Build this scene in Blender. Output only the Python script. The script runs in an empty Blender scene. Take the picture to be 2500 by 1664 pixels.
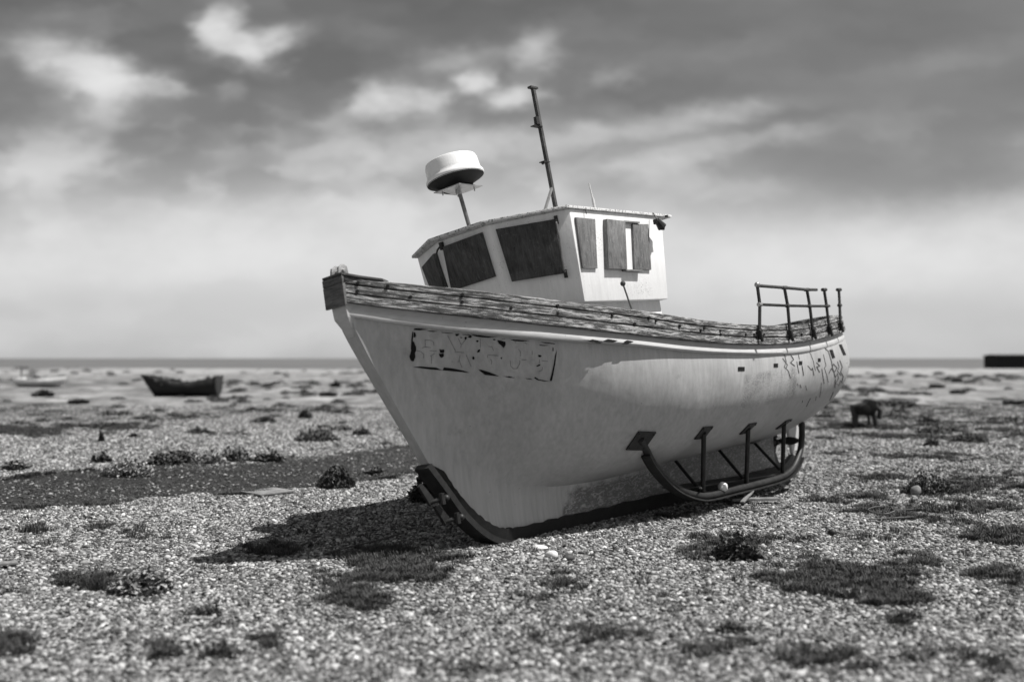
import bpy, bmesh, math, random
import numpy as np
from mathutils import Vector, Matrix
from mathutils.bvhtree import BVHTree
rad = math.radians
rng = np.random.default_rng(7); random.seed(7)
scene = bpy.context.scene
COL = scene.collection

# ------------------------------------------------------------------ camera
F = 2500*35/36; H = 1.7; PT = math.atan(42/F)
cam_d = bpy.data.cameras.new("camera"); cam = bpy.data.objects.new("camera", cam_d); COL.objects.link(cam)
cam.location = (0, 0, H); cam.rotation_euler = (math.pi/2+PT, 0, 0)
cam_d.sensor_width = 36; cam_d.lens = 35; cam_d.clip_start = .1; cam_d.clip_end = 20000
cam_d.dof.use_dof = True; cam_d.dof.focus_distance = 9.9; cam_d.dof.aperture_fstop = 0.71; cam_d.dof.aperture_blades = 0
scene.camera = cam
# ------------------------------------------------------------------ colour
scene.view_settings.view_transform = 'Standard'; scene.view_settings.look = 'None'
scene.view_settings.exposure = 0.32; scene.view_settings.gamma = 1
# ------------------------------------------------------------------ sun
SUN_EL = rad(63); SUN_AZ = Vector((1, -.22, 0)).normalized()
sd = Vector((SUN_AZ.x*math.cos(SUN_EL), SUN_AZ.y*math.cos(SUN_EL), math.sin(SUN_EL)))
sun_d = bpy.data.lights.new("sun", 'SUN'); sun_d.energy = 5.0; sun_d.angle = rad(.5); sun_d.color = (1, .985, .965)
sun = bpy.data.objects.new("sun", sun_d); COL.objects.link(sun)
sun.rotation_euler = (-sd).to_track_quat('-Z', 'Y').to_euler(); sun.location = (20, 5, 40)

# ------------------------------------------------------------------ node helper
class NT:
    def __init__(s, nt): s.nt = nt; s.n = nt.nodes; s.l = nt.links
    def node(s, t, **kw):
        o = s.n.new(t)
        for k, v in kw.items(): setattr(o, k, v)
        return o
    def put(s, sock, v):
        if v is None: return
        if isinstance(v, bpy.types.NodeSocket): s.l.new(v, sock)
        else:
            if hasattr(sock.default_value, '__len__') and not hasattr(v, '__len__'): v = (v,)*3 + ((1,) if len(sock.default_value) == 4 else ())
            sock.default_value = v
    def m(s, op, a, b=None, c=None, clamp=False):
        o = s.node('ShaderNodeMath', operation=op); o.use_clamp = clamp
        for i, v in enumerate((a, b, c)):
            if v is not None: s.put(o.inputs[i], v)
        return o.outputs[0]
    def vm(s, op, a, b=None):
        o = s.node('ShaderNodeVectorMath', operation=op); s.put(o.inputs[0], a)
        if b is not None: s.put(o.inputs[1], b)
        return o.outputs[1] if op in ('LENGTH', 'DOT_PRODUCT', 'DISTANCE') else o.outputs[0]
    def xyz(s, x, y, z):
        o = s.node('ShaderNodeCombineXYZ')
        for i, v in enumerate((x, y, z)): s.put(o.inputs[i], v)
        return o.outputs[0]
    def sep(s, v):
        o = s.node('ShaderNodeSeparateXYZ'); s.put(o.inputs[0], v); return o.outputs
    def noise(s, vec, scale, detail=4, rough=.5, dist=0, out=0):
        o = s.node('ShaderNodeTexNoise'); s.put(o.inputs['Vector'], vec); o.inputs['Scale'].default_value = scale
        o.inputs['Detail'].default_value = detail; o.inputs['Roughness'].default_value = rough; o.inputs['Distortion'].default_value = dist
        return o.outputs[out]
    def voro(s, vec, scale, feature='F1', out='Distance', rnd=1):
        o = s.node('ShaderNodeTexVoronoi', feature=feature); s.put(o.inputs['Vector'], vec); o.inputs['Scale'].default_value = scale
        o.inputs['Randomness'].default_value = rnd
        return o.outputs[out]
    def mr(s, v, a, b, c=0, d=1, smooth=False):
        o = s.node('ShaderNodeMapRange'); o.clamp = True
        if smooth: o.interpolation_type = 'SMOOTHSTEP'
        s.put(o.inputs[0], v)
        for i, q in enumerate((a, b, c, d)): s.put(o.inputs[i+1], q)
        return o.outputs[0]
    def mix(s, f, a, b):
        o = s.node('ShaderNodeMix', data_type='FLOAT'); s.put(o.inputs[0], f); s.put(o.inputs[2], a); s.put(o.inputs[3], b)
        return o.outputs[0]
    def bump(s, h, strength=.5, dist=.01, normal=None):
        o = s.node('ShaderNodeBump'); s.put(o.inputs['Height'], h); o.inputs['Strength'].default_value = strength
        o.inputs['Distance'].default_value = dist
        if normal is not None: s.put(o.inputs['Normal'], normal)
        return o.outputs[0]

# ------------------------------------------------------------------ world
w = bpy.data.worlds.new("World"); scene.world = w; w.use_nodes = True
t = NT(w.node_tree); t.n.clear()
sky = t.node('ShaderNodeTexSky', sky_type='NISHITA'); sky.sun_disc = False
sky.sun_elevation = SUN_EL; sky.sun_rotation = math.atan2(sd.x, sd.y); sky.dust_density = 1.5
sc = t.node('ShaderNodeSeparateColor'); t.l.new(sky.outputs[0], sc.inputs[0])
base = t.m('MULTIPLY', sc.outputs[0], .84)          # a red filter on black and white film: the blue zenith goes dark
d = t.node('ShaderNodeTexCoord').outputs['Generated']; X, Y, Z = t.sep(d)
Yc = t.m('MAXIMUM', t.m('ABSOLUTE', Y), .08)
a = t.m('DIVIDE', X, Yc); e = t.m('DIVIDE', t.m('ABSOLUTE', Z), Yc)
p0 = t.xyz(a, e, 0)
wn = t.node('ShaderNodeTexNoise'); t.put(wn.inputs['Vector'], p0); wn.inputs['Scale'].default_value = 11; wn.inputs['Detail'].default_value = 2
warp = t.vm('MULTIPLY', t.vm('SUBTRACT', wn.outputs[1], (.5, .5, .5)), (.045, .022, 0))
wn2 = t.node('ShaderNodeTexNoise'); t.put(wn2.inputs['Vector'], t.vm('MULTIPLY', p0, (1, 1.8, 1))); wn2.inputs['Scale'].default_value = 34; wn2.inputs['Detail'].default_value = 3
warp = t.vm('ADD', warp, t.vm('MULTIPLY', t.vm('SUBTRACT', wn2.outputs[1], (.5, .5, .5)), (.045, .02, 0)))
p1 = t.vm('ADD', p0, warp)
# u, v of the photograph are only used as a convenient way of writing azimuth and height of each cloud
def blob(u, v, ru, rv, ang, amp, soft=1.0):
    c = ((u-1250)/F, (874-v)/F, 0)
    q = t.vm('SUBTRACT', p1, c)
    r = t.node('ShaderNodeVectorRotate', rotation_type='Z_AXIS'); t.put(r.inputs['Vector'], q); r.inputs['Angle'].default_value = -rad(ang)
    q = t.vm('DIVIDE', r.outputs[0], (ru/F, rv/F, 1))
    L = t.vm('LENGTH', q)
    g = t.m('POWER', 2.718, t.m('MULTIPLY', t.m('POWER', L, 2.15), -soft))
    return t.m('MULTIPLY', g, amp)
blobs = [ # bright cloudlets
 (525, 60, 40, 60, -25, .9), (560, 105, 75, 32, -28, 1.25), (625, 105, 70, 30, 12, .8), (700, 80, 50, 22, 20, .25),
 (200, 155, 135, 48, -16, 1.3), (240, 195, 70, 45, 0, .7), (300, 180, 80, 26, -20, .4), (405, 215, 45, 18, -20, .35), (260, 260, 60, 60, 0, .35),
 (245, 365, 45, 22, -10, .3), (140, 330, 130, 80, 10, .2), (100, 420, 160, 45, 0, .22), (550, 225, 40, 22, 15, .14),
 (950, 245, 62, 42, 0, 1.0), (870, 265, 90, 30, 20, .3), (890, 215, 45, 28, 40, .22), (1055, 235, 48, 34, -12, .8), (1150, 188, 42, 22, 8, 1.1), (1250, 232, 66, 27, 2, 1.0),
 (1110, 140, 110, 26, 8, .28), (1300, 125, 55, 40, 20, .5), (1500, 182, 70, 22, 12, .22), (870, 320, 40, 22, 0, .18), (680, 345, 60, 30, 25, .18), (540, 370, 60, 30, 0, .16),
 (1020, 370, 190, 36, 5, .4), (930, 400, 80, 25, -10, .2), (1500, 318, 330, 30, 9, .36), (1790, 282, 90, 22, 9, .25), (1600, 385, 300, 28, 9, .42), (1880, 335, 110, 24, 6, .2),
 (1250, 350, 300, 60, 4, .22), (1850, 455, 120, 26, 0, .2), (520, 505, 130, 40, 5, .2), (760, 510, 120, 42, -4, .28), (400, 540, 330, 60, 2, .2), (700, 590, 420, 60, 0, .24),
 (200, 640, 400, 60, 0, .3), (30, 640, 60, 30, -5, .16), (2350, 570, 520, 75, 12, .42), (2150, 640, 500, 70, 3, .3), (1700, 590, 240, 60, 0, .2),
 (200, 25, 150, 28, 0, .13), (240, 60, 60, 30, 0, .12), (2300, 150, 200, 30, 10, .07), (1600, 140, 500, 40, 8, .06),
 (1100, 560, 500, 110, 0, .16), (600, 600, 900, 75, 2, .28), (2000, 660, 900, 90, 3, .2), (1150, 640, 500, 80, 0, .15)]
tot = None
for b in blobs:
    g = blob(*b); tot = g if tot is None else t.m('ADD', tot, g)
# patches of darker, thinner air low on the horizon and a darker wedge of open sky on the right
streak = t.noise(t.vm('MULTIPLY', p1, (4, 15, 1)), 1, 2, .45)
wisp = t.m('ADD', t.m('MULTIPLY', t.mr(streak, .4, .75, 0, .3), t.mr(e, .03, .26, 1, .25)), t.m('MULTIPLY', t.mr(t.m('ADD', e, t.m('MULTIPLY', t.m('SUBTRACT', streak, .5), .16)), .02, .24, 1.05, 0, True), t.mr(e, .045, .1, .5, 1, True)))
front = t.mr(Y, 0, .15, 0, 1)
tot = t.m('MULTIPLY', t.m('MULTIPLY', tot, t.mr(t.noise(t.vm('MULTIPLY', p0, (13, 24, 1)), 1, 3, .55), .35, .65, .6, 1.2)), front)
back = t.m('MULTIPLY', t.m('SUBTRACT', 1, front), t.mr(streak, .4, .7, 0, .3))
puff = t.noise(t.vm('MULTIPLY', p1, (9, 17, 1)), 1, 2.5, .5)
pwin = t.m('MULTIPLY', t.mr(e, .06, .15, .25, 1), t.mr(e, .19, .27, 1, .1)); pside = t.mr(a, -.1, .35, 1, .3)
puffs = t.m('MULTIPLY', t.m('MULTIPLY', t.mr(puff, .44, .72, 0, .6, True), pwin), t.m('MULTIPLY', pside, front))
cl = t.m('ADD', t.m('ADD', t.m('ADD', tot, wisp), back), puffs)
cov = t.m('SUBTRACT', 1, t.m('POWER', 2.718, t.m('MULTIPLY', cl, -1.25)))
dk = blob(2250, 420, 420, 70, 0, .8); cov = t.m('MULTIPLY', cov, t.m('SUBTRACT', 1, t.m('MULTIPLY', dk, front), None, True))
CLOUD = 8.2
val = t.mix(cov, base, CLOUD)
bg = t.node('ShaderNodeBackground'); t.put(bg.inputs[0], t.xyz(val, val, val)); bg.inputs[1].default_value = .08
t.l.new(bg.outputs[0], t.node('ShaderNodeOutputWorld').inputs[0])

# ------------------------------------------------------------------ materials
MATS = {}
def mat(name, fn):
    m_ = bpy.data.materials.new(name); m_.use_nodes = True; tt = NT(m_.node_tree); tt.n.clear()
    o = tt.node('ShaderNodeOutputMaterial'); p = tt.node('ShaderNodeBsdfPrincipled'); tt.l.new(p.outputs[0], o.inputs[0])
    def setv(col=None, rough=None, metal=None, spec=None, normal=None):
        if col is not None:
            if isinstance(col, (int, float)): col = (col, col, col, 1)
            tt.put(p.inputs['Base Color'], col)
        if rough is not None: tt.put(p.inputs['Roughness'], rough)
        if metal is not None: tt.put(p.inputs['Metallic'], metal)
        if spec is not None: tt.put(p.inputs['Specular IOR Level'], spec)
        if normal is not None: tt.put(p.inputs['Normal'], normal)
    fn(tt, setv); MATS[name] = m_; return m_
def grey(tt, v): return tt.xyz(v, v, v)
def oc(tt): return tt.node('ShaderNodeTexCoord').outputs['Object']

def f_hull(tt, S):
    o = oc(tt); x, y, z = tt.sep(o)
    big = tt.noise(tt.vm('MULTIPLY', o, (1, 1, .5)), 1.6, 4, .6)
    v = tt.mr(big, .3, .7, .37, .48)
    stre = tt.noise(tt.vm('MULTIPLY', o, (14, 14, .7)), 1.5, 5, .65)          # rain streaks
    v = tt.m('MULTIPLY', v, tt.mr(stre, .3, .7, .84, 1.10))
    # worn speckled patch
    px = tt.m('MULTIPLY', tt.mr(x, 2.55, 2.62), tt.mr(x, 3.95, 3.85)); pz = tt.m('MULTIPLY', tt.mr(z, .78, .82), tt.mr(z, 1.17, 1.13))
    patch = tt.m('MULTIPLY', tt.m('MULTIPLY', px, pz), tt.m('LESS_THAN', y, -.3))
    sp = tt.noise(o, 120, 3, .85); dn = tt.mr(tt.noise(tt.vm('MULTIPLY', o, (3, 3, .8)), 1.4, 4, .6), .4, .65, .03, .16)
    speck = tt.m('MULTIPLY', tt.mr(sp, tt.m('SUBTRACT', .57, dn), tt.m('SUBTRACT', .63, dn)), patch)
    v = tt.mix(tt.m('MULTIPLY', patch, .35), v, .6); v = tt.mix(tt.m('MULTIPLY', speck, .8), v, .12)
    # grime and scuffs close to the stem
    gm = tt.m('MULTIPLY', tt.mr(tt.noise(o, 7, 6, .7), .56, .7), tt.mr(tt.noise(o, 1.3, 2), .45, .62))
    v = tt.mix(tt.m('MULTIPLY', gm, .35), v, .16)
    # scraped antifouling low on the deadwood, aft
    low = tt.m('MULTIPLY', tt.mr(tt.m('ADD', z, tt.m('MULTIPLY', tt.noise(o, 5, 5, .7), .25)), .47, .4), tt.mr(tt.m('ADD', x, tt.m('MULTIPLY', tt.noise(o, 4, 4), .7)), 1.15, 1.25))
    scr = tt.mr(tt.noise(tt.vm('MULTIPLY', o, (2.5, 2, 7)), 4, 6, .75, 1.5), .5, .62)
    v = tt.mix(tt.m('MULTIPLY', low, tt.mix(scr, .85, .1)), v, .10)
    pits = tt.mr(tt.voro(o, 7), .03, .05, 1, 0); v = tt.mix(tt.m('MULTIPLY', pits, .6), v, .06)
    S(grey(tt, v), tt.mr(stre, .3, .7, .42, .6), spec=.35, normal=tt.bump(tt.m('ADD', tt.noise(o, 2.5, 2), tt.m('MULTIPLY', tt.noise(o, 45, 3), .06)), .35, .03))
mat('hull_paint', f_hull)
def f_strake(tt, S):
    o = oc(tt); n = tt.noise(tt.vm('MULTIPLY', o, (2, 2, 8)), 3, 5, .65); v = tt.mr(n, .3, .7, .42, .52)
    c = tt.m('MULTIPLY', tt.mr(tt.noise(o, 9, 6, .75), .64, .68), .8); v = tt.mix(c, v, .05)
    S(grey(tt, v), .5, spec=.3, normal=tt.bump(n, .15, .01))
mat('strake_paint', f_strake)
def f_white(tt, S):
    o = oc(tt); v = tt.mr(tt.noise(o, 2.2, 5, .6), .3, .7, .74, .84)
    st = tt.noise(tt.vm('MULTIPLY', o, (12, 12, 1)), 1.5, 5, .7); v = tt.m('MULTIPLY', v, tt.mr(st, .35, .75, 1.02, .86))
    dens = tt.mr(tt.noise(o, 2.6, 3), .42, .7, 0.01, .12)
    sp = tt.mr(tt.noise(o, 70, 3, .75), tt.m('SUBTRACT', .70, dens), tt.m('SUBTRACT', .76, dens))
    v = tt.mix(tt.m('MULTIPLY', sp, .75), v, .1)
    S(grey(tt, v), .55, spec=.3, normal=tt.bump(tt.noise(o, 30, 4), .25, .004))
mat('cabin_paint', f_white)
def f_roof(tt, S):
    o = oc(tt); sp = tt.mr(tt.noise(o, 38, 4, .8), .52, .6); v = tt.mix(sp, .62, .08)
    S(grey(tt, v), .8, normal=tt.bump(tt.noise(o, 60, 4), .5, .008))
mat('roof_edge', f_roof)
def f_wood(tt, S):
    uv = tt.node('ShaderNodeUVMap').outputs[0]
    u2 = tt.vm('MULTIPLY', uv, (1.3, 19, 1)); wv = tt.noise(tt.vm('MULTIPLY', uv, (1.2, 2, 1)), 2.2, 3)
    u3 = tt.vm('ADD', u2, tt.xyz(0, tt.m('MULTIPLY', wv, 3), 0))
    g1 = tt.noise(u3, 3.2, 7, .78); g2 = tt.noise(tt.vm('MULTIPLY', uv, (2.4, 60, 1)), 2.4, 5, .8)
    wear = tt.noise(tt.vm('MULTIPLY', uv, (.9, 9, 1)), 2.2, 5, .7)
    gg = tt.m('ADD', tt.m('MULTIPLY', g1, .6), tt.m('MULTIPLY', g2, .4))
    th = tt.mr(wear, .36, .62, .46, .575)
    pale = tt.mr(gg, tt.m('SUBTRACT', th, .025), tt.m('ADD', th, .035))
    v = tt.mix(pale, tt.mr(g2, .3, .7, .02, .11), tt.mr(g2, .35, .7, .24, .74))
    lich = tt.m('MULTIPLY', tt.mr(tt.noise(tt.vm('MULTIPLY', uv, (3, 6, 1)), 5, 6, .8), .54, .60), .75)
    v = tt.mix(lich, v, .04)
    S(grey(tt, v), .85, spec=.2, normal=tt.bump(gg, .9, .012))
mat('weathered_timber', f_wood)
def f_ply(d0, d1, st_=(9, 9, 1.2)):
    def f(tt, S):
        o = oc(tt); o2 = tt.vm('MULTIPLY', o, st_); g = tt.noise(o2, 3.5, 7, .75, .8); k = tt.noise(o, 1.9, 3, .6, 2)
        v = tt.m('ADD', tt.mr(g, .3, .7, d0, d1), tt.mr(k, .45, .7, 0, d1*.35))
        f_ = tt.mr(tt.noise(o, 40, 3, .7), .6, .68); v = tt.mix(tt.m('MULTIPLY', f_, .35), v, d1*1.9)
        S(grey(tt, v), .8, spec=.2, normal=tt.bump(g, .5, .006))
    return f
mat('dark_timber', f_ply(.04, .12)); mat('end_timber', f_ply(.03, .17, (1.5, 1.5, 14))); mat('plywood_weathered', f_ply(.06, .24)); mat('plywood_shaded', f_ply(.02, .095))  # last one: same plywood for the front windows, their shade put into the colour
def f_dark(base, hi, rough=.6, metal=0):
    def f(tt, S):
        o = oc(tt); n = tt.noise(o, 11, 6, .7); v = tt.mr(n, .35, .75, base, hi)
        S(grey(tt, v), rough, metal, spec=.35, normal=tt.bump(tt.noise(o, 70, 4), .35, .004))
    return f
mat('black_steel', f_dark(.012, .035, .5)); mat('rusty_steel', f_dark(.03, .09, .7)); mat('black_paint', f_dark(.008, .02, .7))
mat('galvanised_steel', f_dark(.28, .45, .4, .6)); mat('grey_steel', f_dark(.10, .22, .45, .3)); mat('void_black', f_dark(.004, .006, .9))
mat('pale_metal', f_dark(.5, .65, .4)); mat('radome_plastic', f_dark(.80, .86, .35)); mat('radome_base', f_dark(.008, .016, .8))
mat('rope_fibre', f_dark(.06, .16, .9)); mat('driftwood', f_dark(.12, .3, .85)); mat('deck_paint', f_dark(.16, .3, .8)); mat('crack_line', f_dark(.16, .24, .8)); mat('graffiti_ink', f_dark(.05, .09, .7))
mat('grey_panel', f_dark(.4, .5, .6)); mat('pale_stone', f_dark(.5, .85, .8)); mat('tar_black', f_dark(.006, .012, .8)); mat('chalk_hull', f_dark(.5, .62, .7))
def f_leaf(lo, hi):
    def f(tt, S):
        oi = tt.node('ShaderNodeNewGeometry').outputs['Random Per Island']
        v = tt.mr(oi, 0, 1, lo, hi); S(grey(tt, v), .6, spec=.3)
    return f
mat('kale_leaf', f_leaf(.06, .42)); mat('dark_leaf', f_leaf(.02, .12)); mat('grass_blade', f_leaf(.012, .085))
def f_pebble(tt, S):
    at = tt.node('ShaderNodeAttribute', attribute_type='INSTANCER', attribute_name='tone').outputs['Fac']
    o = oc(tt); n = tt.noise(o, 1.7, 5, .65); v = tt.m('MULTIPLY', at, tt.mr(n, .3, .7, .72, 1.18))
    S(grey(tt, v), .62, spec=.35)
mat('pebble_stone', f_pebble)
def f_ground(tt, S):
    o = oc(tt); x, y, z = tt.sep(o)
    turf = tt.node('ShaderNodeAttribute', attribute_type='GEOMETRY', attribute_name='turf').outputs['Fac']
    dist = tt.vm('LENGTH', tt.vm('SUBTRACT', o, (0, 0, 1.7)))
    c = tt.voro(o, 26, out='Color'); cr = tt.sep(c)[0]; dd = tt.voro(o, 26)
    st = tt.m('MULTIPLY', tt.mr(cr, 0, 1, .03, .42), tt.mr(dd, .25, .75, 1, .25))
    near = tt.mr(dist, 11, 22, .75, 1.0)
    mid = tt.noise(tt.vm('MULTIPLY', o, (1, .6, 1)), 1.1, 6, .7)
    far1 = tt.mr(mid, .38, .62, .35, .14)
    fs = tt.m('MULTIPLY', tt.mr(tt.noise(tt.vm('MULTIPLY', o, (.12, .22, 1)), 1.6, 6, .72), .5, .62), tt.mr(dist, 22, 34, 0, .75))
    far1 = tt.mix(fs, far1, .08)
    lng = tt.noise(tt.vm('MULTIPLY', o, (.35, .055, 1)), 1.5, 4, .6); far1 = tt.m('MULTIPLY', far1, tt.mr(lng, .35, .65, .6, 1.2))
    farstrip = tt.m('MULTIPLY', tt.mr(y, 100, 120), tt.mr(lng, .3, .5)); far1 = tt.mix(farstrip, far1, .3)
    v = tt.mix(tt.mr(dist, 16, 34), tt.m('MULTIPLY', st, near), far1)
    tv = tt.mr(tt.noise(o, 30, 5, .75), .35, .7, .015, .055); grit = tt.mr(tt.noise(o, 55, 2, .6), .66, .7); tv = tt.mix(tt.m('MULTIPLY', grit, .6), tv, .3)
    te = tt.mr(tt.m('ADD', turf, tt.m('MULTIPLY', tt.m('SUBTRACT', tt.noise(o, 5, 5, .7), .5), .6)), .42, .58)
    v = tt.mix(te, v, tv)
    S(grey(tt, v), .9, spec=.15, normal=tt.bump(tt.m('ADD', dd, tt.m('MULTIPLY', tt.noise(o, 12, 5, .7), .8)), .8, .02))
mat('shingle_ground', f_ground)
def f_sea(tt, S):
    o = oc(tt); n = tt.noise(tt.vm('MULTIPLY', o, (.02, .1, 1)), 1.0, 5, .65)
    S(grey(tt, tt.mr(n, .3, .7, .09, .15)), .55, spec=.25, normal=tt.bump(n, .3, .5))
mat('sea_water', f_sea)

# ------------------------------------------------------------------ object helpers
def tag(o, label=None, cat=None, group=None, kind=None):
    if label: o['label'] = label
    if cat: o['category'] = cat
    if group: o['group'] = group
    if kind: o['kind'] = kind
    return o
def mesh_obj(name, V, Fc, m=None, parent=None, smooth=True, uv=None):
    me = bpy.data.meshes.new(name); me.from_pydata([tuple(map(float, v)) for v in V], [], [tuple(int(i) for i in f) for f in Fc]); me.update()
    o = bpy.data.objects.new(name, me); COL.objects.link(o)
    if m: me.materials.append(MATS[m])
    if parent is not None: o.parent = parent
    if smooth: me.polygons.foreach_set('use_smooth', [True]*len(me.polygons))
    if uv is not None:
        L = me.uv_layers.new(name='UVMap'); vi = np.empty(len(me.loops), int); me.loops.foreach_get('vertex_index', vi)
        L.data.foreach_set('uv', np.asarray(uv, float)[vi].ravel())
    return o
def empty(name, loc=(0, 0, 0), rz=0):
    o = bpy.data.objects.new(name, None); COL.objects.link(o); o.location = loc; o.rotation_euler = (0, 0, rz); o.empty_display_size = .2
    return o
class MB:
    def __init__(s): s.V = []; s.F = []
    def add(s, V, Fc):
        n = len(s.V); s.V += [tuple(v) for v in V]; s.F += [tuple(i+n for i in f) for f in Fc]
    def tube(s, P, r, n=8, caps=True, scale=None):
        P = [np.array(p, float) for p in P]; V = []; Fc = []
        if not hasattr(r, '__len__'): r = [r]*len(P)
        T = [P[min(i+1, len(P)-1)]-P[max(i-1, 0)] for i in range(len(P))]; T = [q/(np.linalg.norm(q)+1e-9) for q in T]
        u = np.cross(T[0], (0, 0, 1.)); 
        if np.linalg.norm(u) < .1: u = np.cross(T[0], (0, 1., 0))
        for i, p in enumerate(P):
            u = u-T[i]*np.dot(u, T[i]); u /= np.linalg.norm(u); w_ = np.cross(T[i], u)
            for k in range(n):
                a_ = 2*math.pi*k/n+(math.pi/4 if n == 4 else 0); V.append(p+r[i]*(math.cos(a_)*u+math.sin(a_)*w_))
        for i in range(len(P)-1):
            for k in range(n): Fc.append((i*n+k, i*n+(k+1) % n, (i+1)*n+(k+1) % n, (i+1)*n+k))
        if caps: Fc.append(tuple(range(n))[::-1]); Fc.append(tuple((len(P)-1)*n+k for k in range(n)))
        s.add(V, Fc); return s
    def prism(s, poly, off):
        poly = [np.array(p, float) for p in poly]; off = np.array(off, float); n = len(poly)
        s.add(poly+[p+off for p in poly], [tuple(range(n)), tuple(range(2*n-1, n-1, -1))]+[(i, i+n, (i+1) % n+n, (i+1) % n) for i in range(n)]); return s
    def box(s, c, sx, sy, sz, ax=None):
        c = np.array(c, float); A = np.eye(3) if ax is None else np.array([np.array(q, float)/np.linalg.norm(q) for q in ax])
        V = [c+A[0]*sx*i/2+A[1]*sy*j/2+A[2]*sz*k/2 for i in (-1, 1) for j in (-1, 1) for k in (-1, 1)]
        s.add(V, [(0, 1, 3, 2), (4, 6, 7, 5), (0, 4, 5, 1), (2, 3, 7, 6), (0, 2, 6, 4), (1, 5, 7, 3)]); return s
    def ball(s, c, r, n=10, sc=(1, 1, 1)):
        V = []; Fc = []
        for i in range(n+1):
            for k in range(2*n): a_, b_ = math.pi*i/n, math.pi*k/n; V.append((c[0]+r*sc[0]*math.sin(a_)*math.cos(b_), c[1]+r*sc[1]*math.sin(a_)*math.sin(b_), c[2]+r*sc[2]*math.cos(a_)))
        for i in range(n):
            for k in range(2*n): Fc.append((i*2*n+k, (i+1)*2*n+k, (i+1)*2*n+(k+1) % (2*n), i*2*n+(k+1) % (2*n)))
        s.add(V, Fc); return s
    def lathe(s, prof, c, axis, n=40):
        axis = np.array(axis, float); axis /= np.linalg.norm(axis); u = np.cross(axis, (1, .2, 0)); u /= np.linalg.norm(u); w_ = np.cross(axis, u); c = np.array(c, float)
        V = [c+axis*h+r*(math.cos(2*math.pi*k/n)*u+math.sin(2*math.pi*k/n)*w_) for r, h in prof for k in range(n)]
        Fc = [(i*n+k, i*n+(k+1) % n, (i+1)*n+(k+1) % n, (i+1)*n+k) for i in range(len(prof)-1) for k in range(n)]
        s.add(V, Fc); return s
    def build(s, name, m, parent=None, smooth=False, bevel=0):
        o = mesh_obj(name, s.V, s.F, m, parent, smooth)
        bm = bmesh.new(); bm.from_mesh(o.data); bmesh.ops.recalc_face_normals(bm, faces=bm.faces)
        if bevel: bmesh.ops.bevel(bm, geom=bm.edges[:], offset=bevel, segments=2, affect='EDGES', profile=.6)
        bm.to_mesh(o.data); bm.free()
        if bevel or smooth:
            o.data.polygons.foreach_set('use_smooth', [True]*len(o.data.polygons))
            try: o.data.set_sharp_from_angle(angle=rad(40))
            except Exception: pass
        return o
def spl(xs, ys):       # monotone-ish cubic hermite interpolation
    xs = np.array(xs, float); ys = np.array(ys, float); dl = np.diff(ys)/np.diff(xs); m_ = np.zeros(len(xs)); m_[0] = dl[0]; m_[-1] = dl[-1]
    for i in range(1, len(xs)-1):
        h0, h1 = xs[i]-xs[i-1], xs[i+1]-xs[i]; m_[i] = (dl[i-1]*h1+dl[i]*h0)/(h0+h1)
    def f(x):
        x = min(max(x, xs[0]), xs[-1]); i = min(int(np.searchsorted(xs, x, 'right'))-1, len(xs)-2); i = max(i, 0); h = xs[i+1]-xs[i]; q = (x-xs[i])/h
        return float(ys[i]*(1+2*q)*(1-q)**2+m_[i]*h*q*(1-q)**2+ys[i+1]*q*q*(3-2*q)+m_[i+1]*h*q*q*(q-1))
    return f

# ------------------------------------------------------------------ survey: where a sight line meets a surface (used to measure the boat and the beach)
def ray(u, v):
    d_ = np.array([(u-1250)/F, 1, -(v-832)/F]); c, s_ = math.cos(PT), math.sin(PT)
    return np.array([d_[0], c*d_[1]-s_*d_[2], s_*d_[1]+c*d_[2]])
C0 = np.array([0, 0, H])
def G(u, v, z=0): d_ = ray(u, v); return C0+d_*(z-H)/d_[2]
def bR(th, p, h):
    return np.array(Matrix.Rotation(math.pi/2-th, 3, 'Z') @ Matrix.Rotation(-p, 3, 'Y') @ Matrix.Rotation(-h, 3, 'X'))
BR = bR(rad(39), rad(3.6), rad(9.5)); BO = G(1252, 1319)
bo = BR.T@(C0-BO)
def bd(u, v): return BR.T@ray(u, v)
def L(u, v, y): d_ = bd(u, v); return bo+d_*(y-bo[1])/d_[1]
def Lpl(u, v, p, n): d_ = bd(u, v); n = np.array(n); return bo+d_*(np.dot(np.array(p)-bo, n)/np.dot(d_, n))
def W(P): return BR@np.array(P, float)+BO
def uvof(x, y, z=0):
    c, s_ = math.cos(PT), math.sin(PT); z = z-H; yy = c*y+s_*z; zz = -s_*y+c*z
    return 1250+F*x/yy, 832-F*zz/yy

# ================================================================== GROUND
def vnoise(x, y, seed=0):
    r_ = np.random.default_rng(seed); out = 0
    for k in range(5):
        th = r_.uniform(0, 6.28, 3); ph = r_.uniform(0, 6.28, 3); fr = 1.9**k
        for j in range(3): out = out+np.sin(fr*(x*np.cos(th[j])+y*np.sin(th[j]))+ph[j]+1.3*np.sin(fr*.7*(y*np.cos(th[j])-x*np.sin(th[j]))))/(3*1.5**k)
    return out
def hgt(x, y):
    n = vnoise(x*.5, y*.5, 3)*.026; far = np.clip((y-20)/60, 0, 1); n = n+far*vnoise(x*.06, y*.10, 4)*.12
    dx, dy = x-BO[0], y-BO[1]; al = dx*.628+dy*.776; ac = -dx*.776+dy*.628
    k = np.exp(-((ac/.9)**2))*np.clip((al+1.2)/1, 0, 1)*np.clip((7-al)/1, 0, 1)
    return n*(1-k)+.012*k
def poly_in(u, v, P):
    P = np.array(P, float); ins = np.zeros(u.shape, bool); j = len(P)-1
    for i in range(len(P)):
        c = ((P[i, 1] > v) != (P[j, 1] > v)) & (u < (P[j, 0]-P[i, 0])*(v-P[i, 1])/(P[j, 1]-P[i, 1]+1e-12)+P[i, 0]); ins ^= c; j = i
    return ins
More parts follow.
